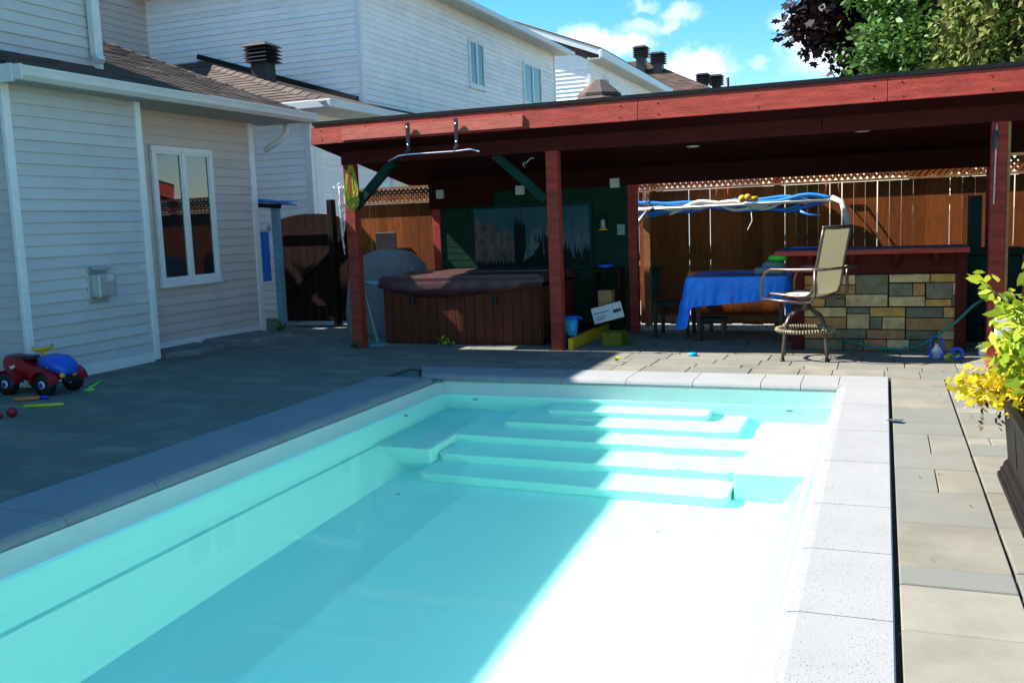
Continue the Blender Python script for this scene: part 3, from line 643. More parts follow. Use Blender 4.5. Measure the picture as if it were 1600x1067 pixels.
def flat(pts, y, m): pm.add([(x, y, z) for x, z in pts]+[(x, y+.0035, z) for x, z in pts], [tuple(range(len(pts)))]+[(i, i+len(pts), (i+1) % len(pts)+len(pts), (i+1) % len(pts)) for i in range(len(pts))], m)
flat([(-5.27, .90), (-3.62, .90), (-3.62, 1.69), (-5.27, 1.69)], 12.105, 'mural_sky')
def rough(pts, n, a):      # break a straight outline up
    out = []
    for (x0, z0), (x1, z1) in zip(pts, pts[1:]):
        for k in range(n): t = k/n; out.append((x0+(x1-x0)*t+random.uniform(-a, a)*(k > 0), z0+(z1-z0)*t+random.uniform(-a, a)*(k > 0)))
    return out+[pts[-1]]
flat(rough([(-3.62, 1.36), (-3.8, 1.42), (-4.0, 1.34), (-4.25, 1.46), (-4.6, 1.30), (-4.9, 1.2)], 6, .015)+[(-4.9, .9), (-3.62, .9)], 12.103, 'mural_rock2')
flat([(-5.27, .92)]+rough([(-5.27, 1.46), (-5.21, 1.56), (-5.12, 1.50), (-5.02, 1.47), (-4.95, 1.42), (-4.8, 1.38), (-4.72, 1.34), (-4.66, 1.18), (-4.7, 1.05)], 5, .012)+[(-4.66, .92)], 12.101, 'mural_rock')
pts = [(-5.27, .9)]; x = -5.27
while x < -3.64:
    base = .95 if x < -4.72 else (1.45 if x < -4.56 else 1.16+.10*math.sin(x*7))
    h = random.uniform(.06, .2)*(1 if x > -4.72 else .4); w = random.uniform(.028, .055)
    pts += [(x, base-.03), (x+w*.3, base+h*.35), (x+w*.36, base+h*.3), (x+w*.5, base+h), (x+w*.66, base+h*.3), (x+w*.72, base+h*.35), (x+w, base-.03)]; x += w
pts += [(-3.62, 1.1), (-3.62, .9)]
flat(pts, 12.097, 'mural_tree')
for x, a, c, w in ((-4.50, 1.0, 1.45, .03), (-4.27, 1.05, 1.5, .018), (-3.86, 1.0, 1.6, .035), (-3.74, 1.0, 1.4, .02)):
    flat(rough([(x, a), (x-.3*w, (a+c)/2), (x+.2*w, c)], 4, .004)+rough([(x+.5*w, c), (x+.8*w, (a+c)/2), (x+w, a)], 4, .006), 12.093, 'mural_fall')
flat(rough([(-4.58, .96), (-4.4, 1.06), (-4.32, 1.2), (-4.42, 1.26), (-4.52, 1.14), (-4.58, .96)], 4, .012), 12.094, 'mural_fall2'); flat(rough([(-4.2, 1.02), (-4.05, 1.1), (-4.0, 1.22), (-4.15, 1.14), (-4.2, 1.02)], 4, .01), 12.094, 'mural_fall2')
pm.build('print', 'mural_sky', mu)
B(-5.28, -3.61, 12.086, 12.09, .89, 1.70)
for k, (x, z, w) in enumerate(((-5.74, 1.92, .1), (-4.55, 1.92, .12), (-3.24, 1.95, .12))):
    t = B(x-w/2, x+w/2, 12.0, 12.06, z-.06, z+.06).build('junction_box', 'light_white', bevel=.006, loc=(x, 12.0, z))
    tag(t, ['white box high above the sunlit red post left of the mural', 'white box high above the middle of the mural', 'white box high above the right end of the green wall'][k], 'box', 'white boxes under the pavilion ceiling')
tag(B(-3.24, -3.14, 12.08, 12.14, 1.28, 1.42).build('switch_box', 'switch_grey', bevel=.006), 'grey green switch box at mid height on the wall by the right post', 'box')
la = thing('wall_lantern', 'small brass lantern with green top on the dark wall right of the mural', 'lantern', (-3.42, 12.08, 1.42))
MB().lathe([(.05, 0), (.06, .01), (.035, .03)], (-3.42, 12.06, 1.35)).build('base', 'toy_yellow', la); MB().lathe([(.03, .03), (.03, .14)], (-3.42, 12.06, 1.35)).build('glass', 'clear_plastic', la)
MB().lathe([(.045, .14), (.03, .19), (.008, .24)], (-3.42, 12.06, 1.35)).build('cap', 'green_siding', la)
for k, (x, y) in enumerate(((-2.15, 10.66), (-2.07, 11.2), (-.25, 10.66), (-.22, 11.0))):
    t = thing('ceiling_light', ['round white recessed light nearest the middle post in the red ceiling', 'round white recessed light deeper in the ceiling above the blue table', 'round white recessed light near the beam above the bar', 'round white recessed light deeper in the ceiling above the bar'][k], 'ceiling light', (x, y, zf(y)), 'recessed lights in the pavilion ceiling')
    MB().lathe([(.075, -.012), (.08, -.006), (.08, .0)], (x, y, zf(y)), seg=24).build('trim_ring', 'light_white', t); MB().lathe([(.055, -.016), (.055, -.012)], (x, y, zf(y)), seg=24).build('lens', 'decal', t)
# pull-up bar
pb = thing('pull_up_bar', 'steel pull up bar on two black brackets bolted to the left of the red fascia', 'pull-up bar', (-4.75, 9.9, 2.3))
for x in (-5.10, -4.49):
    MB().box(x-.022, x+.022, YF-.05, YF-.03, 2.34, 2.68).box(x-.018, x+.018, YF-.10, YF-.05, 2.30, 2.36).build('bracket', 'vent_metal', pb, bevel=.003)
    for z in (2.42, 2.62): MB().lathe([(.012, -.012), (.012, 0)], (x, YF-.05, z), axis='y', seg=8).build('bolt', 'chrome', pb)
MB().tube([(-5.33, 9.83, 2.245), (-5.2, 9.85, 2.30), (-5.1, 9.86, 2.31), (-4.49, 9.86, 2.31), (-4.3, 9.85, 2.32), (-4.18, 9.83, 2.29)], .012).build('bar', 'chrome', pb)
# hanging things
def hook(x, y, z, lab):
    tag(MB().tube([(x-.06, y, z-.07), (x-.085, y, z-.04), (x-.07, y, z-.01), (x-.05, y, z-.03), (x-.02, y, z), (x+.02, y, z+.03), (x+.05, y, z+.02)], .005, seg=6).build('hook', 'steel'), lab, 'hook', 'curly steel hooks on the pavilion')
hook(-3.78, 10.34, 2.19, 'curly steel hook beside the top of the middle post'); hook(-6.32, 10.33, 2.03, 'curly steel hook holding the yellow cord at the left post')
cy_ = MB()
for k in range(17):
    w = random.uniform(.03, .085); h = random.uniform(.17, .29); sx = random.uniform(-.035, .045); ph = random.uniform(-.4, .4); n_p = 20; pts = []
    for a in range(n_p):
        t = 2*math.pi*a/n_p; dn = (1-math.cos(t))/2
        pts.append((-6.12+sx*dn+w*math.sin(t)*(.25+.9*dn)+.008*math.sin(3*t+k), 10.30+.03*math.sin(t+ph)+.01*k/17, 2.27-2*h*dn+.006*math.sin(5*t+k)))
    cy_.tube(pts, .006, seg=5, closed=True)
cy_.tube([(-6.17, 10.27, 2.2), (-6.1, 10.25, 2.18), (-6.06, 10.29, 2.2), (-6.1, 10.33, 2.21)], .009, seg=5, closed=True)
tag(cy_.build('cord_coil', 'hose_yellow'), 'bundle of yellow green cord hanging from the left end of the pavilion', 'cord')
rp_ = MB()
for k in range(9):
    x = -6.27+random.uniform(-.05, .05); zz = 2.02; p = []
    ln = random.uniform(.35, .85)
    for j in range(7): p.append((x+random.uniform(-.015, .015), 10.3+random.uniform(-.02, .02), zz-ln*j/6))
    rp_.tube(p, .007, seg=5)
tag(rp_.build('rope_tassel', 'rope'), 'pale tangled strings dangling beside the left pavilion post', 'rope')
cl_ = thing('bungee_cord', 'pale violet cord hanging down the front of the right post', 'cord', (1.0, 10.33, 1.8))
MB().tube([(1.0, 10.35, 2.26), (1.0, 10.335, 2.2), (.99, 10.335, 1.5)], .007).build('cord', 'rope', cl_); MB().tube([(.99, 10.34, 2.2), (.985, 10.34, 2.02)], .02).build('handle', 'ink', cl_)

# ---------------------------------------------------------------- fences
fence = thing('fence', 'tall cedar picket fence with lattice top behind the pavilion', 'fence', (-3, 12.9, 0))
FY = 12.9
pk = MB(); x = -7.78
while x < 1.9:
    w = .135; pk.box(x, x+w, FY, FY+.018, random.uniform(.02, .035), 1.84); x += w+(random.uniform(.009, .0135) if random.random() < .42 else .002)
pk.build('pickets', 'cedar', fence)
B(-7.8, 1.9, FY-.035, FY-.001, 1.845, 1.875).build('top_rail', 'cedar_light', fence)
B(-7.8, 1.9, FY-.04, FY-.002, .06, .15).build('bottom_rail', 'cedar_light', fence)
B(-7.8, 1.9, FY+.02, FY+.06, .9, .99).build('middle_rail', 'cedar', fence)
lt = MB()
def lattice(mb, x0, x1, z0, z1, y, sp=.075, w=.035):
    h = z1-z0; x = x0-h
    while x < x1:
        for s_, yy in ((1, y), (-1, y+.012)):
            a = (x, z0) if s_ > 0 else (x+h, z0); c = (x+h, z1) if s_ > 0 else (x, z1)
            pts = [a, c]; t0, t1 = 0, 1
            for bnd, cmp in ((x0, 1), (x1, -1)):
                dx = c[0]-a[0]; tb = (bnd-a[0])/dx
                if (dx > 0) == (cmp > 0): t0 = max(t0, tb)
                else: t1 = min(t1, tb)
            if t1-t0 > .02:
                A = V((a[0]+(c[0]-a[0])*t0, yy, a[1]+h*t0)); C_ = V((a[0]+(c[0]-a[0])*t1, yy, a[1]+h*t1)); mb.beam(A, C_, .01, w, up=(0, 1, 0)) if False else mb.beam(A, C_, w, .01, up=(0, 1, 0))
        x += sp
lattice(lt, -7.8, 1.9, 1.88, 2.06, FY); lt.build('lattice', 'cedar', fence)
B(-7.8, 1.9, FY-.02, FY+.04, 2.062, 2.095).build('cap_rail', 'cedar_light', fence)
for x in (-7.75, -6.0, -4.2, -3.02, -1.3, .5, 1.85): B(x-.045, x+.045, FY+.02 if x != -3.02 else FY-.09, FY+.11 if x != -3.02 else FY-.002, 0, 2.06 if x != -3.02 else 1.84).build('post', 'cedar' if x != -3.02 else 'cedar_light', fence)
gate = thing('gate', 'dark arched wooden gate between the house and the pavilion', 'gate', (-8.45, 12.9, 0))
ga = MB()
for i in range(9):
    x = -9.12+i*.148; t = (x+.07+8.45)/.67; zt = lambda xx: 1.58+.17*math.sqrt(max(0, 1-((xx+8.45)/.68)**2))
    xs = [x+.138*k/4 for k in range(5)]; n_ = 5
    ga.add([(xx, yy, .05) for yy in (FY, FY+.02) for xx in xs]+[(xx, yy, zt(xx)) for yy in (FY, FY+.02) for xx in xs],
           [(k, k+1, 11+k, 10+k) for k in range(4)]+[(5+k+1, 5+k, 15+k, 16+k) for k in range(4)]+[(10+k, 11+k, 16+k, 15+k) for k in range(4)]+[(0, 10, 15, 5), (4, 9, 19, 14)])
ga.build('planks', 'cedar_shaded', gate)
for z in (.3, 1.42): B(-9.12, -7.8, FY-.03, FY-.001, z, z+.09).build('rail', 'cedar_shaded', gate)
MB().beam((-9.05, FY-.02, .4), (-7.85, FY-.02, 1.42), .03, .09).build('brace', 'cedar_shaded', gate)
tag(B(-8.02, -7.92, FY-.18, FY-.06, 0, 1.95).build('fence_post', 'dark_wood', bevel=.01), 'short dark timber post with a flat cap beside the arched gate', 'post')
sf = thing('fence', 'dark side fence with lattice top at the right edge behind the pavilion post', 'fence', (2.0, 10.6, 0))
s1 = MB(); y = 7.4
while y < 12.9: s1.box(2.0, 2.02, y, y+.135, 0, 1.9); y += .147
s1.build('pickets', 'dark_wood', sf); B(1.99, 2.05, 7.4, 12.9, 1.9, 1.94).build('rail', 'dark_wood', sf); B(1.97, 2.05, 7.4, 12.9, 2.2, 2.24).build('rail', 'cedar_light', sf)
for y in (7.4, 9.2, 11, 12.8): B(2.02, 2.1, y, y+.09, 0, 2.25).build('post', 'dark_wood', sf)

sh_ = thing('lean_to', 'small lean-to shelter with corrugated blue roof beside the gate', 'shelter', (-8.6, 12.1, 0))
rb = MB()
for i in range(9): rb.beam((-9.3+i*.105, 11.86, 2.05-.012*i), (-9.3+i*.105+.04, 12.5, 1.98-.012*i), .05, .03)
rb.box(-9.35, -8.38, 11.9, 12.5, 1.93, 1.95); rb.build('roof', 'hose_blue', sh_)
MB().beam((-9.3, 11.92, 1.93), (-8.3, 11.92, 1.86), .06, .06).build('beam', 'dark_wood', sh_)
B(-8.53, -8.43, 12.0, 12.1, 0, 1.85).build('post', 'pipe_blue', sh_)
tag(MB().prism([(-8.78, 12.0), (-8.68, 12.0), (-8.68, 12.12), (-8.78, 12.12)], .75, 1.5, .01).build('blue_panel', 'hose_blue'), 'bright blue panel leaning in the shelter behind the white corner', 'panel')
tag(MB().ball((-8.56, 11.97, 1.55), .05, sc=(.8, .4, 1)).build('float', 'switch_grey'), 'small grey float hanging on the shelter post', 'float')

# ---------------------------------------------------------------- under the pavilion
tub = thing('hot_tub', 'square hot tub with brown panelled sides and a folded dark lid', 'hot tub', (-4.9, 11.3, 0))
tx0, tx1, ty0, ty1 = -6.05, -3.80, 10.74, 11.98
tb = MB(); tb.box(tx0+.05, tx1-.05, ty0+.03, ty1-.03, 0, .72)
x = tx0+.05
while x < tx1-.06: tb.bbox(x+.002, min(x+.125, tx1-.05)-.002, ty0+.005, ty0+.03, .03, .72, .004); x += .127
y = ty0+.03
while y < ty1-.05: tb.bbox(tx1-.05, tx1-.03, y+.002, y+.122, .03, .72, .004); y += .127
tb.build('cabinet', 'tub_wood', tub)
B(tx0+.08, tx1-.08, ty0+.04, ty1-.04, .002, .03).build('base', 'plastic_black', tub)
ld = MB(); ld.bbox(tx0, tx1, ty0-.02, (ty0+ty1)/2-.01, .76, .87, .03); ld.bbox(tx0, tx1, (ty0+ty1)/2+.01, ty1+.02, .76, .885, .03)
ld.build('lid', 'tub_lid', tub)
sk = MB(); ns = 40; vs = []
for i in range(ns+1):
    t = i/ns; x = tx0+.01+(tx1-tx0-.02)*t; s1_ = abs(t-.33)/.33 if t < .33 else abs(t-.33)/.67
    z = .60+.13*s1_**1.6; bu = .025*math.sin(t*23)+.02*math.sin(t*51)
    vs += [(x, ty0-.02, .80), (x, ty0-.045+bu*.3, .72), (x, ty0-.03+bu*.6, z), (x, ty0-.02+bu*.5, z+.005)]
for i in range(ns):
    k = i*4; sk.add([], [])
sk.add(vs, [(i*4+j, i*4+j+1, i*4+5+j, i*4+4+j) for i in range(ns) for j in range(3)], None, True); sk.build('lid_skirt', 'tub_lid', tub)
for x in (-5.55, -4.42): B(x-.02, x+.02, ty0-.06, ty0-.03, .5, .62).build('strap', 'plastic_black', tub)
for x in (-5.0, -4.15): B(x-.012, x+.012, ty0-.012, ty0-.004, .48, .52).build('buckle', 'plastic_black', tub)
tag(MB().tube([(-6.0, 10.62, .80), (-6.2, 10.6, .80), (-6.22, 10.6, .76), (-6.02, 10.58, .02)], .022).box(-6.1, -5.9, 10.5, 10.68, 0, .02).build('lid_lifter', 'pipe_blue'), 'bent grey blue pipe stand at the left end of the hot tub', 'pipe stand')
gc = MB(); rows_ = []
cx_, cyy = -6.55, 11.9
prof = [(.0, .62, .30), (.3, .60, .29), (.75, .58, .28), (.95, .52, .26), (1.12, .36, .16), (1.17, .12, .05)]
nsg = 28; vs = []
for z, a, c in prof:
    for k in range(nsg):
        an = 2*math.pi*k/nsg; ca, sa = math.cos(an), math.sin(an); pw = .45
        wob = 1+.035*math.sin(5*an+z*7)+.02*math.sin(11*an)
        vs.append((cx_+a*wob*abs(ca)**pw*math.copysign(1, ca), cyy+c*wob*abs(sa)**pw*math.copysign(1, sa), z+.02*math.sin(3*an)*(z > .5)))
gc.add(vs, [(i*nsg+k, i*nsg+(k+1) % nsg, (i+1)*nsg+(k+1) % nsg, (i+1)*nsg+k) for i in range(len(prof)-1) for k in range(nsg)]+[tuple((len(prof)-1)*nsg+k for k in range(nsg))], None, False)
tag(gc.build('barbecue', 'grill_cover'), 'barbecue under a wrinkled grey cover behind the left post', 'barbecue')
tag(B(-7.25, -6.9, 12.84, 12.86, 1.1, 1.42).build('wall_plaque', 'vent_metal', bevel=.01), 'dark square plaque on the shaded fence above the barbecue', 'plaque')

yp = thing('platform', 'low wooden platform with a yellow painted edge running back from the middle post', 'platform', (-3.4, 11.3, 0))
B(-3.42, -3.36, 10.44, 12.04, .0, .13).build('edge_board', 'yellow_paint', yp, bevel=.004); B(-3.70, -3.422, 10.6, 12.04, .0, .125).build('deck', 'dark_wood', yp)
tag(B(-3.10, -2.86, 10.75, 11.05, 0, .16).build('storage_box', 'olive_box', bevel=.01), 'low olive box on the floor in the shade beside the yellow edge', 'box')
bk = thing('bucket', 'bright blue pail with a darker rim beside the middle post', 'bucket', (-3.47, 10.9, .13))
MB().lathe([(.06, .0), (.066, .01), (.085, .22), (.08, .22), (.062, .02)], (-3.47, 10.75, .128), seg=24).build('body', 'bucket_blue', bk)
MB().lathe([(.086, .2), (.096, .205), (.096, .23), (.084, .235)], (-3.47, 10.75, .128), seg=24).build('rim', 'blue_plastic', bk); MB().beam((-3.385, 10.75, .35), (-3.33, 10.73, .33), .05, .012).build('spout', 'blue_plastic', bk)
ct = thing('carton', 'white printed cardboard carton tilted on the yellow edged platform', 'carton', (-3.2, 11.5, .2))
mm = Matrix.Translation((-3.22, 11.45, .33)) @ Matrix.Rotation(R(-14), 4, 'Y') @ Matrix.Rotation(R(18), 4, 'Z')
def tb_(mb, M, x0, x1, y0, y1, z0, z1, m=None):
    k = len(mb.v); mb.box(x0, x1, y0, y1, z0, z1, m)
    for i in range(k, len(mb.v)): mb.v[i] = tuple(M @ V(mb.v[i]))
    return mb
tb_(MB(), mm, -.19, .19, -.12, .12, -.1, .1).build('body', 'carton', ct, bevel=.004)
c_ = MB(); tb_(c_, mm, -.17, .02, -.1225, -.121, .02, .03); tb_(c_, mm, -.17, -.03, -.1225, -.121, -.03, -.022); tb_(c_, mm, -.15, -.05, -.1225, -.121, -.06, -.05); tb_(c_, mm, .07, .17, -.1225, -.121, -.02, .02); c_.build('print', 'ink', ct)
tag(tb_(MB(), Matrix.Translation((-3.27, 11.6, .5)), -.09, .09, -.08, .08, -.1, .1).build('wooden_crate', 'crate_wood', bevel=.006), 'small brown wooden crate standing behind the white carton', 'crate')
tag(MB().lathe([(.05, 0), (.09, .02), (.1, .05)], (-3.36, 11.9, .86)).build('dish', 'blue_plastic'), 'blue dish in the dark corner below the brass lantern', 'dish')
tag(MB().box(-3.5, -3.14, 11.8, 12.04, .82, .855).box(-3.5, -3.46, 11.8, 12.04, .12, .82).box(-3.18, -3.14, 11.8, 12.04, .12, .82).build('side_shelf', 'dark_wood'), 'dark narrow shelf in the corner under the blue dish', 'shelf')

# table with cloth
tbl = thing('table', 'patio table hidden under a long blue cloth', 'table', (-1.6, 11.8, 0))
for x in (-2.05, -1.1):
    for y in (11.3, 12.2): B(x-.02, x+.02, y-.02, y+.02, 0, .75).build('leg', 'plastic_black', tbl)
B(-2.14, -1.02, 11.22, 12.3, .75, .77).build('tabletop', 'plastic_black', tbl)
cm_ = MB(); TX0, TX1, TY0, TY1, TZ = -2.17, -1.0, 11.2, 12.32, .778
loop = []
for (ax, ay), (bx_, by), n_, sd2 in (((TX0, TY0), (TX1, TY0), 64, 0), ((TX1, TY0), (TX1, TY1), 40, 1), ((TX1, TY1), (TX0, TY1), 40, 2), ((TX0, TY1), (TX0, TY0), 48, 3)):
    for i in range(n_): t = i/n_; loop.append((ax+(bx_-ax)*t, ay+(by-ay)*t, sd2, t))
def drop(sd2, t):
    if sd2 == 0: return max(.36-.11*t, .62*math.exp(-(t/.07)**2), .5*math.exp(-((1-t)/.05)**2))
    if sd2 == 1: return max(.28, .5*math.exp(-(t/.08)**2))
    if sd2 == 3: return max(.3, .62*math.exp(-((1-t)/.09)**2))
    return .3
nl = len(loop); ringsv = []; NR = 14
for j in range(NR+1):
    f_ = j/NR
    for i, (x, y, sd2, t) in enumerate(loop):
        dpt = drop(sd2, t); ox, oy = ((0, -1), (1, 0), (0, 1), (-1, 0))[sd2]
        if i == 0: ox = -1
        cr2 = math.exp(-(min(t, 1-t)/.06)**2)
        fold = (.020*math.sin(i*.31+1.2*f_)+.012*math.sin(i*.83+2+2*f_))*f_+.006*math.sin(i*.5+9*f_)*math.sin(3*math.pi*f_)
        out = .004+.045*f_+fold+.06*cr2*f_
        ringsv.append((x+ox*out, y+oy*out, TZ-.003*(j > 0)-dpt*f_))
fs = [tuple(range(nl))]+[(j*nl+i, j*nl+(i+1) % nl, (j+1)*nl+(i+1) % nl, (j+1)*nl+i) for j in range(NR) for i in range(nl)]
cm_.add(ringsv, fs, None, True)
tag(cm_.build('tablecloth', 'blue_cloth'), 'bright blue tablecloth hanging low at the front left corner of the table', 'tablecloth')
tag(MB().ball((-1.22, 11.7, .86), .13, sc=(1.1, .8, .6)).box(-1.42, -1.1, 11.5, 11.8, .785, .85).build('bread_bag', 'switch_grey'), 'grey bag on a tray at the right end of the blue table', 'bag')
tag(MB().ball((-1.17, 11.62, .96), .08, sc=(1.4, .9, .55)).build('green_bowl', 'lime'), 'green cap lying on the grey bag on the blue table', 'cap')
def pchair(x, y, a, lab):
    t = thing('patio_chair', lab, 'chair', (x, y, 0))
    Mx = Matrix.Translation((x, y, 0)) @ Matrix.Rotation(a, 4, 'Z')
    tb_(MB(), Mx, -.24, .24, -.22, .22, .40, .43).build('seat', 'green_paint', t)
    bb = MB()
    for k in range(5): tb_(bb, Mx, -.22+k*.095, -.16+k*.095, -.25, -.235, .46, .82)
    tb_(bb, Mx, -.25, .25, -.255, -.23, .82, .88).build('backrest', 'green_paint', t)
    for i in (-1, 1):
        for j in (-1, 1): tb_(MB(), Mx, i*.22-.02, i*.22+.02, j*.2-.02, j*.2+.02, 0, .4).build('leg', 'green_paint', t)
pchair(-2.45, 11.85, R(-90), 'dark slatted chair standing left of the blue table'); st_ = thing('low_stool', 'low dark stool half hidden under the front left of the blue cloth', 'stool', (-1.9, 11.45, 0))
B(-2.08, -1.75, 11.35, 11.6, .24, .27).build('seat', 'green_paint', st_)
for x in (-2.05, -1.78):
    for y in (11.37, 11.58): B(x-.015, x+.015, y-.015, y+.015, 0, .24).build('leg', 'plastic_black', st_)

# bar
bar = thing('bar_counter', 'outdoor bar with red timber top and multicoloured ashlar stone front', 'bar', (-.1, 10.8, 0))
B(-1.08, .80, 10.40, 11.05, 1.035, 1.085).build('countertop', 'red_stain', bar, bevel=.006)
B(-1.07, .79, 10.42, 11.04, 1.086, 1.092).build('counter_surface', 'ink', bar)
for a in ((-.93, -.80), (.69, .80)): B(a[0], a[1], 10.66, 10.8, 0, 1.034).build('post', 'red_stain_shaded', bar, bevel=.005)
B(-.80, .69, 10.69, 10.76, .82, 1.034).build('apron', 'red_stain_shaded', bar)
for x in (-.72, -.3, .13, .5): MB().add([(x-.025, 10.69, 1.034), (x-.025, 10.48, 1.034), (x-.025, 10.5, .99), (x-.025, 10.69, .88), (x+.025, 10.69, 1.034), (x+.025, 10.48, 1.034), (x+.025, 10.5, .99), (x+.025, 10.69, .88)], [(0, 1, 2, 3), (7, 6, 5, 4), (0, 4, 5, 1), (1, 5, 6, 2), (2, 6, 7, 3)]).build('bracket', 'red_stain_shaded', bar)
B(-.80, .69, 10.72, 10.78, 0, .819).build('mortar_bed', 'mortar', bar)
sn = MB(); t_, g_, b__, o__ = 'stone_tan', 'stone_grey', 'stone_brown', 'stone_ochre'
for u0, v0, u1, v1, mm_ in ((202, 610, 362, 648, b__), (366, 610, 420, 648, t_), (424, 610, 555, 688, g_), (562, 610, 724, 642, t_), (728, 610, 826, 642, o__), (202, 652, 300, 688, b__), (304, 652, 420, 688, b__), (562, 648, 655, 698, g_), (659, 648, 705, 698, b__),
    (712, 646, 814, 710, g_), (817, 646, 826, 694, t_), (202, 692, 290, 740, o__), (295, 692, 376, 740, g_), (381, 692, 554, 740, t_), (562, 702, 706, 740, t_), (710, 714, 812, 740, o__), (816, 698, 826, 740, g_),
    (202, 746, 382, 783, t_), (387, 746, 480, 769, g_), (484, 746, 627, 782, o__), (633, 746, 780, 786, g_), (784, 746, 826, 786, o__), (202, 788, 382, 834, b__), (387, 773, 480, 834, t_), (485, 786, 532, 834, g_), (536, 786, 627, 834, t_), (633, 790, 826, 838, b__),
    (202, 839, 326, 875, b__), (330, 839, 466, 875, g_), (471, 839, 627, 875, b__), (633, 842, 756, 876, g_), (760, 842, 826, 876, t_), (202, 880, 370, 925, g_), (374, 880, 456, 925, g_), (460, 880, 552, 925, b__), (556, 880, 645, 925, t_), (650, 880, 740, 925, g_), (744, 880, 826, 925, b__)):
    xa, xb = -.80+(u0-200)*.00238-.002, -.80+(u1-200)*.00238+.002; za, zb = max(.001, .815*(925-v1)/319-.002), .815*(925-v0)/319+.002; d = 10.70+random.uniform(-.008, .010); c = .0025
    sn.add([(xa, 10.725, za), (xb, 10.725, za), (xb, 10.725, zb), (xa, 10.725, zb), (xa+c, d, za+c), (xb-c, d, za+c), (xb-c, d, zb-c), (xa+c, d, zb-c)], [(4, 5, 6, 7), (0, 1, 5, 4), (1, 2, 6, 5), (2, 3, 7, 6), (3, 0, 4, 7)], mm_)
sn.build('stone_front', t_, bar)
tag(MB().lathe([(.14, 0), (.16, .012), (.13, .02)], (-.8, 10.8, 1.094)).build('tray', 'blue_plastic'), 'flat blue tray lying on the left end of the bar top', 'tray')
hg = MB().tube([(-.42, 10.66, .13), (-.3, 10.6, .1), (-.1, 10.58, .05), (.15, 10.56, .03), (.35, 10.57, .06), (.5, 10.6, .16), (.7, 10.6, .32), (.85, 10.62, .48), (1.0, 10.65, .58), (1.2, 10.9, .6)], .016)
tag(hg.build('garden_hose', 'hose_green'), 'green garden hose sagging across the foot of the stone bar', 'hose')
cbn = thing('cabinet', 'dark green cabinet in the corner between the bar and the right post', 'cabinet', (1.0, 11.6, 0))
B(.86, 1.4, 11.5, 12.0, 0, .95).build('body', 'green_paint', cbn, bevel=.02); B(.83, 1.42, 11.47, 12.02, .951, 1.02).build('top', 'green_siding', cbn, bevel=.01); B(.88, 1.0, 11.6, 11.9, 1.02, 1.6).build('side_panel', 'green_paint', cbn)
sp_ = thing('spray_bottle', 'blue spray bottle standing on the dark green cabinet', 'bottle', (1.12, 11.6, 1.02))
MB().lathe([(.05, 0), (.06, .03), (.055, .12), (.02, .17)], (1.12, 11.6, 1.021)).build('body', 'bucket_blue', sp_); MB().box(1.08, 1.16, 11.585, 11.615, 1.2, 1.24).build('trigger', 'toy_red', sp_)

# pool pole with hoses hung on the fence
pol = thing('pool_pole', 'long white telescopic pole hung horizontally in front of the fence', 'pole', (-1.9, 12.7, 1.63))
MB().tube([(-3.28, 12.77, 1.60), (-.55, 12.77, 1.625)], .018).build('tube', 'hose_white', pol); MB().tube([(-2.95, 12.77, 1.6), (-2.9, 12.77, 1.606)], .024).build('clamp', 'vent_metal', pol)
def hoses(nm, m, label, data):
    mb = MB()
    for ph, amp, yo, r_, x0, x1, dz in data:
        pts = []
        for i in range(28):
            t = i/27; x = x0+(x1-x0)*t; pts.append((x, 12.81+yo, 1.61+dz+amp*math.sin(ph+t*9)+.02*math.sin(t*23+ph)))
        mb.tube(pts, r_, seg=8)
    return tag(mb.build(nm, m), label, 'hose')
hoses('vacuum_hose', 'hose_blue', 'thick blue pool hose looped along the white pole', ((0, .045, .0, .028, -3.3, -.6, .03), (1.5, .04, .05, .026, -3.25, -.7, .04), (3, .045, .02, .026, -3.28, -1.0, -.02), (4.2, .035, .06, .026, -3.1, -.75, -.055)))
hoses('white_hose', 'hose_white', 'thick white ribbed hose twisted along the pole', ((2.2, .04, -.02, .028, -3.3, -1.4, .02), (5, .035, -.01, .022, -2.7, -1.1, -.03)))
tag(MB().tube([(-.62, 12.75, 1.66), (-.5, 12.73, 1.6), (-.45, 12.71, 1.45), (-.42, 12.70, 1.28)], [.03, .035, .04, .045]).build('hose_end', 'hose_white'), 'white hose nozzle hanging down behind the stool back', 'hose')
tag(MB().tube([(-1.0, 12.75, 1.5), (-.9, 12.75, 1.45), (-.75, 12.75, 1.43)], .016).build('hose_tail', 'hose_blue'), 'short loose blue hose end below the pole on the right', 'hose')
tag(MB().tube([(-3.0, 12.75, 1.58), (-3.12, 12.73, 1.42), (-3.2, 12.73, 1.3)], [.014, .03, .035]).build('nozzle', 'steel'), 'grey and black nozzle hanging from the left end of the pole', 'nozzle')
tag(MB().ball((-1.72, 12.71, 1.69), .05).ball((-1.65, 12.71, 1.70), .05).tube([(-1.65, 12.71, 1.68), (-1.52, 12.71, 1.68)], .035).build('sponge', 'toy_yellow'), 'pale yellow sponge head resting on the white pole', 'sponge')
for k, x in enumerate((-3.1, -2.0, -.62)):
    hk = MB().tube([(x-.09, 12.84, 1.865), (x+.11, 12.84, 1.865)], .008).tube([(x-.08, 12.84, 1.86), (x-.06, 12.80, 1.80), (x-.08, 12.77, 1.7)], .008).tube([(x+.1, 12.84, 1.86), (x+.08, 12.80, 1.80), (x+.1, 12.77, 1.7)], .008)
    tag(hk.build('hanger', 'clay'), ['rusty hanger hook at the left end of the pool pole', 'rusty hanger hook at the middle of the pool pole', 'rusty hanger hook at the right end of the pool pole'][k], 'hook', 'hangers of the pool pole')
tag(MB().tube([(-1.62, 12.75, 1.6), (-1.6, 12.75, 1.4), (-1.66, 12.75, 1.28), (-1.62, 12.75, 1.36)], .006).build('string', 'hose_white'), 'thin white string dangling from the pool pole', 'string')

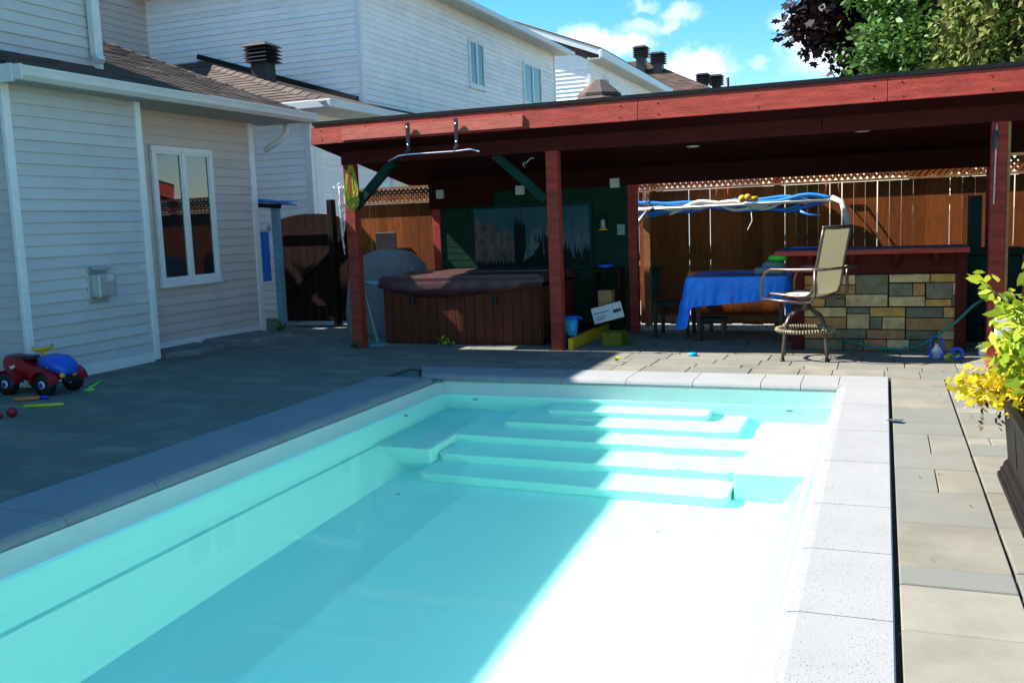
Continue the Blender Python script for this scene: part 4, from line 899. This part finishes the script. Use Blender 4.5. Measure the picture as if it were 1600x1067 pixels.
# ---------------------------------------------------------------- bar stool
stl = thing('bar_stool', 'bronze swivel bar stool with beige sling seat and round footrest on the paving', 'bar stool', (-.74, 10.05, 0))
nF, nW = V((-.87, .49, 0)).normalized(), V((.49, .87, 0)).normalized(); c0 = V((-.74, 10.05, 0))
def lp(f, s_, z): return c0+nF*f+nW*s_+V((0, 0, z))
for fx, sy in ((.30, .0), (-.30, .0), (0, .30), (0, -.30)):
    a_ = R(12); f2 = fx*math.cos(a_)-sy*math.sin(a_); s2 = fx*math.sin(a_)+sy*math.cos(a_)
    k = lambda r_, z: lp(f2/.3*r_, s2/.3*r_, z)
    MB().tube([k(.03, .58), k(.10, .50), k(.22, .43), k(.26, .36), k(.27, .30), k(.29, .15), k(.305, 0)], .017).build('leg', 'bronze', stl)
    MB().tube([k(.305, .0), k(.306, .02)], .024).build('foot_cap', 'plastic_black', stl)
MB().tube([lp(.275*math.cos(a*math.pi/16), .275*math.sin(a*math.pi/16), .30) for a in range(32)], .016, closed=True).build('footrest', 'bronze', stl)
wv_ = MB()
for a in range(60):
    t = a*math.pi/30; wv_.tube([lp((.275+.018*math.cos(b_))*math.cos(t), (.275+.018*math.cos(b_))*math.sin(t), .30+.020*math.sin(b_)) for b_ in [k*math.pi/3 for k in range(6)]], .007, seg=4, closed=True)
wv_.build('footrest_wrap', 'sling', stl)
MB().lathe([(.05, .50), (.045, .56), (.06, .60), (.11, .62), (.11, .635)], tuple(c0), seg=20).build('swivel', 'bronze', stl)
prf = [(.27, .655), (.24, .675), (.12, .668), (-.05, .655), (-.17, .66), (-.225, .69), (-.255, .76), (-.285, .95), (-.33, 1.17), (-.365, 1.33)]
for s_ in (-.235, .235): MB().tube([lp(f, s_, z) for f, z in prf], .016).build('side_rail', 'bronze', stl)
MB().tube([lp(-.365, -.25, 1.335), lp(-.365, .25, 1.335)], .016).build('top_rail', 'bronze', stl); MB().tube([lp(.27, -.235, .655), lp(.27, .235, .655)], .014).build('front_rail', 'bronze', stl)
def sling(pr, m, nm):
    mb = MB(); vs = []
    for f, z in pr:
        for j in range(9):
            t = j/8; sg = .018*math.sin(math.pi*t); vs.append(lp(f, -.225+.45*t, z-sg))
    mb.add(vs, [(i*9+j, i*9+j+1, (i+1)*9+j+1, (i+1)*9+j) for i in range(len(pr)-1) for j in range(8)], None, True); mb.build(nm, m, stl)
sling(prf[:6], 'sling_seat', 'seat'); sling(prf[5:], 'sling', 'backrest')
MB().tube([lp(.1, -.235, .64), lp(.1, .235, .64)], .012).tube([lp(-.15, -.235, .645), lp(-.15, .235, .645)], .012).build('seat_frame', 'bronze', stl)
for s_ in (-.285, .285):
    MB().tube([lp(-.2, s_, .60), lp(.1, s_, .61), lp(.30, s_, .62), lp(.325, s_, .66), lp(.32, s_, .80), lp(.28, s_, .89), lp(.2, s_, .925), lp(.0, s_, .925), lp(-.25, s_, .93), lp(-.42, s_*.95, .935)], .015).build('armrest', 'bronze', stl)
    MB().tube([lp(-.30, s_, .93), lp(-.30, s_, .68), lp(-.26, s_, .61), lp(-.18, s_, .60)], .014).build('arm_support', 'bronze', stl)
MB().tube([lp(-.42, -.27, .935), lp(-.42, .27, .935)], .013).build('rear_bar', 'bronze', stl)

# ---------------------------------------------------------------- toys and small things
jg = thing('water_jug', 'clear plastic bottle in a blue carrier on the paving by the bar', 'bottle', (.5, 10.15, 0))
MB().lathe([(.055, 0), (.06, .02), (.058, .08), (.02, .13), (.02, .15)], (.5, 10.15, .005)).build('bottle', 'clear_plastic', jg)
MB().box(.43, .57, 10.1, 10.2, .02, .065).build('tray', 'blue_plastic', jg, bevel=.006); MB().tube([(.43, 10.15, .05), (.455, 10.15, .21), (.545, 10.15, .21), (.57, 10.15, .05)], .010).build('handle', 'blue_plastic', jg)
tag(MB().tube([(.685+.05*math.cos(k*math.pi/8), 10.17, .055+.05*math.sin(k*math.pi/8)) for k in range(16)], .017, closed=True).build('toy_ring', 'blue_plastic'), 'small blue toy ring standing on the paving right of the jug', 'toy')
tag(MB().lathe([(.045, 0), (.05, .03), (.03, .035)], (-1.9, 10.1, 0)).build('scoop', 'bucket_blue'), 'small light blue cup lying on the sunny paving before the pavilion', 'cup')
atv = thing('toy_quad', 'childs red ride-on quad with blue hood and yellow handlebar by the house corner', 'toy', (-7.75, 6.95, 0))
def wheel(x, y, r_, w, nm='wheel'):
    o = MB().lathe([(r_*.6, -w/2), (r_*.95, -w/2), (r_, -w/4), (r_, w/4), (r_*.95, w/2), (r_*.6, w/2)], (x, y, r_), axis='y', seg=24).build(nm, 'plastic_black', atv)
    tr_ = MB()
    for k in range(22):
        a = 2*math.pi*k/22; p = V((x+r_*math.cos(a), y, r_+r_*math.sin(a))); d = V((math.cos(a), 0, math.sin(a)))
        tr_.beam(p-d*.006+V((0, -w*.42, 0)), p-d*.006+V((0, w*.42, 0)), .014, .02, up=tuple(d))
    tr_.build('tread', 'plastic_black', o)
    MB().lathe([(r_*.36, -w/2-.006), (r_*.36, w/2+.006)], (x, y, r_), axis='y', seg=10).build('hub', 'decal', o); MB().lathe([(r_*.22, -w/2-.012), (r_*.22, w/2)], (x, y, r_), axis='y', seg=12).build('hub_cap', 'deep_blue', o)
for x, y in ((-7.56, 6.78), (-7.56, 7.12), (-8.02, 6.76), (-8.02, 7.12)): wheel(x, y, .11, .08)
def loft(rings, m, nm, par):
    mb = MB(); n = len(rings[0]); vs = sum(rings, [])
    mb.add(vs, [(i*n+k, i*n+(k+1) % n, (i+1)*n+(k+1) % n, (i+1)*n+k) for i in range(len(rings)-1) for k in range(n)]+[tuple(range(n-1, -1, -1)), tuple((len(rings)-1)*n+k for k in range(n))], None, True); return mb.build(nm, m, par)
def ov(x, cy2, cz, a, b_, n=14): return [(x, cy2+a*math.copysign(abs(math.cos(2*math.pi*k/n))**.5, math.cos(2*math.pi*k/n)), cz+b_*math.copysign(abs(math.sin(2*math.pi*k/n))**.5, math.sin(2*math.pi*k/n))) for k in range(n)]
loft([ov(-8.2, 6.95, .28, .08, .06), ov(-8.12, 6.95, .27, .13, .11), ov(-7.95, 6.95, .24, .13, .11), ov(-7.8, 6.95, .19, .11, .08), ov(-7.65, 6.95, .2, .11, .09), ov(-7.55, 6.95, .2, .1, .07)], 'toy_red', 'body', atv)
loft([ov(-7.72, 6.95, .29, .09, .05), ov(-7.64, 6.95, .32, .14, .065), ov(-7.52, 6.95, .3, .15, .07), ov(-7.42, 6.95, .25, .12, .06), ov(-7.39, 6.95, .22, .07, .03)], 'blue_plastic', 'hood', atv)
for x in (-7.56, -8.02):
    for y in (6.77, 7.13):
        fd = MB(); vs = []
        for k in range(11):
            a = math.pi*(.02+.96*k/10)
            for dy in (-.055, .055):
                for rr_ in (.128, .14): vs.append((x+rr_*math.cos(a), y+dy, .11+rr_*math.sin(a)))
        fd.add(vs, [f for k in range(10) for f in ((k*4+1, k*4+3, k*4+7, k*4+5), (k*4, k*4+4, k*4+6, k*4+2), (k*4, k*4+1, k*4+5, k*4+4), (k*4+2, k*4+6, k*4+7, k*4+3))]); fd.build('fender', 'toy_red', atv)
MB().prism([(-8.12, 6.85), (-7.86, 6.87), (-7.82, 6.95), (-7.86, 7.03), (-8.12, 7.05)], .335, .365, .012).build('seat', 'plastic_black', atv)
B(-7.395, -7.37, 6.85, 7.05, .12, .17).build('bumper', 'plastic_black', atv, bevel=.006)
MB().tube([(-7.68, 6.95, .34), (-7.72, 6.95, .42)], .022).tube([(-7.74, 6.83, .45), (-7.71, 6.88, .435), (-7.71, 7.02, .435), (-7.74, 7.07, .45)], .02).build('handlebar', 'toy_yellow', atv)
for y in (6.86, 7.0): MB().ball((-7.41, y, .19), .035, sc=(.6, 1, .8)).build('headlight', 'toy_yellow', atv)
MB().add([(-7.55, 6.803, .27), (-7.47, 6.82, .25), (-7.45, 6.826, .27), (-7.52, 6.806, .30)], [(0, 1, 2, 3)]).add([(-8.05, 6.815, .27), (-7.98, 6.815, .29), (-7.97, 6.815, .27), (-8.03, 6.815, .24)], [(0, 1, 2, 3)]).build('decal', 'decal', atv)
tag(MB().lathe([(.05, 0), (.06, .004), (.05, .012)], (-7.36, 7.12, .0), seg=12).tube([(-7.4, 7.16, .01), (-7.62, 7.55, .012)], .012).build('toy_spade', 'lime'), 'lime green toy spade lying in front of the quad', 'toy')
d1 = thing('foam_dart', 'orange foam dart with a dark blue tip on the shaded paving', 'toy', (-7.6, 6.3, 0))
MB().tube([(-7.62, 6.47, .018), (-7.44, 6.60, .018)], .018).build('body', 'toy_orange', d1); MB().tube([(-7.44, 6.60, .018), (-7.38, 6.645, .018)], .02).build('tip', 'deep_blue', d1)
tag(MB().tube([(-7.22, 6.22, .016), (-6.92, 6.39, .016)], .016).build('toy_tube', 'tube_yellow'), 'yellow green plastic tube on the shaded paving nearest the pool', 'toy')
tag(MB().ball((-6.97, 5.88, .045), .045).ball((-7.02, 5.80, .028), .028).build('toy_rattle', 'toy_red'), 'small red toy ball with a knob at the left edge', 'toy')
tag(B(1.02, 1.2, 10.2, 10.3, .16, .40).build('downpipe_shoe', 'white_plastic', bevel=.01), 'white plastic box fixed at the foot of the right post', 'box')
tag(B(.90, 1.08, 10.4, 10.55, .0, .12).build('white_block', 'white_plastic', bevel=.01), 'small white block on the floor left of the right post', 'block')

lt_ = MB()
for k in range(90):
    if random.random() < .6: x, y = random.uniform(.1, 2.2), random.uniform(2, 10.2)
    else: x, y = random.uniform(-8, 1), random.uniform(9.0, 10.3)
    if X0-.6 < x < X1 and y < Y1: continue
    a = random.random()*6; s_ = random.uniform(.006, .016); lt_.add([(x, y, .004), (x+s_*math.cos(a), y+s_*math.sin(a), .008), (x+1.6*s_*math.cos(a+.4), y+1.6*s_*math.sin(a+.4), .006), (x+s_*math.cos(a+.9), y+s_*math.sin(a+.9), .010)], [(0, 1, 2, 3)])
lt_.build('leaf_litter', 'leaf_dead')['kind'] = 'stuff'
# planter and shrub
pl = thing('planter', 'large dark square planter with stepped base at the right edge of the paving', 'planter', (1.1, 5.2, 0))
def sq(x0, x1, y0, y1, z): return [(x0, y0, z), (x1, y0, z), (x1, y1, z), (x0, y1, z)]
pp = MB(); lv = [(0, .0), (.035, .0), (.04, .012), (.06, .012), (.07, .022), (.10, .03), (.11, .04), (.12, .045), (.42, .02), (.44, .0), (.47, -.01), (.48, -.01), (.48, .03), (.42, .04)]
rg = [sq(.60+d, 1.60-d, 4.67+d, 5.73-d, z) for z, d in lv]; vs = sum(rg, [])
pp.add(vs, [(i*4+k, i*4+(k+1) % 4, (i+1)*4+(k+1) % 4, (i+1)*4+k) for i in range(len(lv)-1) for k in range(4)]+[(3, 2, 1, 0), tuple((len(lv)-1)*4+k for k in range(4))])
pp.build('body', 'planter', pl, bevel=.004)
for y0, y1 in ((4.85, 5.15), (5.25, 5.55)): MB().add([(.638, y0, .16), (.638, y1, .16), (.623, y1, .37), (.623, y0, .37)], [(0, 1, 2, 3)]).build('side_panel', 'planter', pl)
tag(MB().lathe([(.10, 0), (.17, .08), (.21, .2), (.22, .22), (.2, .22)], (.78, 6.15, .36), seg=24).build('clay_pot', 'clay'), 'brown clay bowl behind the planter under the yellow leaves', 'pot')

def leaf_mesh(name, m, centers, size, shape='oval', droop=.3, parent=None, sizevar=.5, nrm_up=.35):
    C_ = np.array(centers); n = len(C_)
    d = rng.normal(size=(n, 3)); d[:, 2] = d[:, 2]*.5-droop; d /= np.linalg.norm(d, axis=1)[:, None]
    up = rng.normal(size=(n, 3))+np.array([0, 0, nrm_up*3]); sd_ = np.cross(d, up); sd_ /= np.linalg.norm(sd_, axis=1)[:, None]+1e-9
    nr = np.cross(sd_, d); s_ = size*(1+sizevar*rng.uniform(-1, 1, n))[:, None]
    if shape == 'oval': tpl = [(0, 0, 0), (.35, .28, .04), (.7, .2, .02), (1, 0, -.08), (.7, -.2, .02), (.35, -.28, .04)]
    elif shape == 'maple': tpl = [(0, 0, 0), (.15, .45, 0), (.45, .3, .03), (.6, .55, -.03), (.7, .18, .02), (1.05, 0, -.05), (.7, -.18, .02), (.6, -.55, -.03), (.45, -.3, .03), (.15, -.45, 0)]
    k = len(tpl); T_ = np.array(tpl)
    vs = C_[:, None, :]+s_[:, None, :]*(T_[None, :, 0:1]*d[:, None, :]+T_[None, :, 1:2]*sd_[:, None, :]+T_[None, :, 2:3]*nr[:, None, :])
    vs = vs.reshape(-1, 3)-(np.array(ORG[parent.name]) if parent else 0)
    me = bpy.data.meshes.new(name); me.vertices.add(n*k); me.vertices.foreach_set('co', vs.ravel())
    me.loops.add(n*k); me.loops.foreach_set('vertex_index', np.arange(n*k)); me.polygons.add(n)
    me.polygons.foreach_set('loop_start', np.arange(n)*k); me.polygons.foreach_set('loop_total', np.full(n, k)); me.update(calc_edges=True); me.materials.append(MT[m])
    o = bpy.data.objects.new(name, me); COL.objects.link(o)
    if parent: o.parent = parent
    return o
def clumps(c, rad, nclump, per, cr_=.35, shell=.55, flat_=1):
    out = []; cen = []
    for i in range(nclump):
        u = rng.normal(size=3); u /= np.linalg.norm(u); r_ = rng.uniform(shell, 1)**.7
        p = np.array(c)+u*np.array(rad)*r_; cen.append(p)
        out.append(p+np.clip(rng.normal(size=(per, 3)), -1.4, 1.4)*cr_*rng.uniform(.5, 1.1)*np.array([1, 1, .7*flat_]))
    return np.concatenate(out), cen
def tree(name, label, kind, base, h, c, rad, ncl, per, size, m, cr_=.35, shape='oval', droop=.3):
    t = thing(name, label, 'tree', base)
    pts, cen = clumps(c, rad, ncl, per, cr_)
    tr = MB(); b0 = V(base); top_ = V(c)
    tr.tube([b0, b0.lerp(top_, .4)+V((.1, 0, 0)), b0.lerp(top_, .8), top_+V((0, 0, rad[2]*.4))], [.17, .13, .09, .03], seg=9)
    for p in cen[::max(1, len(cen)//26)]:
        s_ = b0.lerp(top_, random.uniform(.5, 1)); p = V(p); tr.tube([s_, s_.lerp(p, .5)+V((0, 0, .12)), p], [.05, .03, .01], seg=5)
    tr.build('trunk', 'bark', t)
    leaf_mesh('crown', m, pts, size, shape, droop, t)
    return t
tree('maple_tree', 'dark purple leaved maple behind the right end of the pavilion', 'maple', (1.0, 20, -.05), 6, (.70, 20, 5.9), (2.45, 2.2, 2.1), 300, 75, .15, 'leaf_maple', .30, 'maple')
tree('green_tree', 'bright green leafy tree in the middle of the trees above the pavilion roof', 'tree', (.35, 16, -.05), 4.4, (.62, 16, 3.75), (1.05, 1.0, 2.0), 220, 85, .105, 'leaf_green', .25)
tree('ivy_tree', 'yellowing tree with pale and brown leaves at the top right corner', 'tree', (1.7, 14.5, -.05), 4, (1.75, 14.5, 3.9), (1.0, 1.0, 1.7), 190, 85, .10, 'leaf_ivy', .22, 'oval', .8)

sr_ = thing('shrub', 'lime green leafy bush with a low fringe of yellow leaves growing in the planter', 'shrub', (1.0, 5.5, .45))
stm = MB(); lf = []; 
tips = [((.85, 5.75, .45), (.47, 5.78, 1.12)), ((.9, 5.7, .45), (.60, 5.75, 1.02)), ((.95, 5.7, .45), (.72, 5.75, 1.25)), ((1.0, 5.6, .45), (.85, 5.6, 1.15)), ((.85, 5.6, .45), (.62, 5.6, .85)), ((.9, 5.5, .45), (.70, 5.5, .92))]
for k in range(34): a_ = random.uniform(.7, 1.0); tips.append(((a_, random.uniform(5.4, 5.8), .45), (random.uniform(.54, .95), random.uniform(5.3, 5.9), random.uniform(.60, 1.14))))
for a, c in tips:
    a, c = V(a), V(c); mid = a.lerp(c, .6)+V((0, 0, .12)); stm.tube([a, mid, c], [.007, .005, .003], seg=5)
    for i in range(26):
        t = random.uniform(.15, 1); p = (a.lerp(mid, t/.6) if t < .6 else mid.lerp(c, (t-.6)/.4)); lf.append([p.x+random.gauss(0, .045), p.y+random.gauss(0, .045), p.z+random.gauss(0, .03)])
stm.build('stems', 'stem', sr_)
leaf_mesh('green_leaves', 'leaf_lime', lf, .075, 'oval', .35, sr_)
yl = [[random.gauss(.64, .11), random.gauss(5.72, .18), random.gauss(.50, .045)] for _ in range(430)]
yl += [[random.uniform(.40, .85), random.uniform(5.7, 6.1), random.gauss(.48, .04)] for _ in range(170)]
leaf_mesh('yellow_leaves', 'leaf_yellow', yl, .042, 'maple', .35, sr_)
leaf_mesh('dead_leaves', 'leaf_dead', [[x+random.gauss(0, .008), 5.75+random.gauss(0, .01), z] for x in (.52, .60) for z in np.linspace(.42, .28, 9)], .04, 'oval', 1.5, sr_)
def weed(x, y, s_, lab, m='leaf_green', n=40):
    p = [[x+random.gauss(0, s_*.5), y+random.gauss(0, s_*.3), abs(random.gauss(0, s_*.4))+.02] for _ in range(n)]
    tag(leaf_mesh('weed', m, p, .05, 'oval', -.3), lab, 'weed', 'weeds growing in the paving joints')
weed(-5.12, 10.66, .08, 'bright green weed at the foot of the hot tub', 'leaf_lime'); weed(-6.2, 10.3, .06, 'dark weed at the foot of the left post')
weed(-8.45, 11.9, .16, 'weeds at the bottom of the white corner by the gate', n=70); weed(.62, 9.95, .05, 'small green sprig on the paving by the blue ring', 'leaf_lime', 14)
weed(-2.6, 9.55, .03, 'tiny grass blade in the sunny paving joint', 'leaf_lime', 6)
tag(MB().add([(.03, 7.06, .016), (.13, 7.03, .014), (.15, 7.09, .02), (.06, 7.12, .014)], [(0, 1, 2, 3)]).build('slate_chip', 'ink'), 'small dark flat chip lying beside the right coping', 'chip')
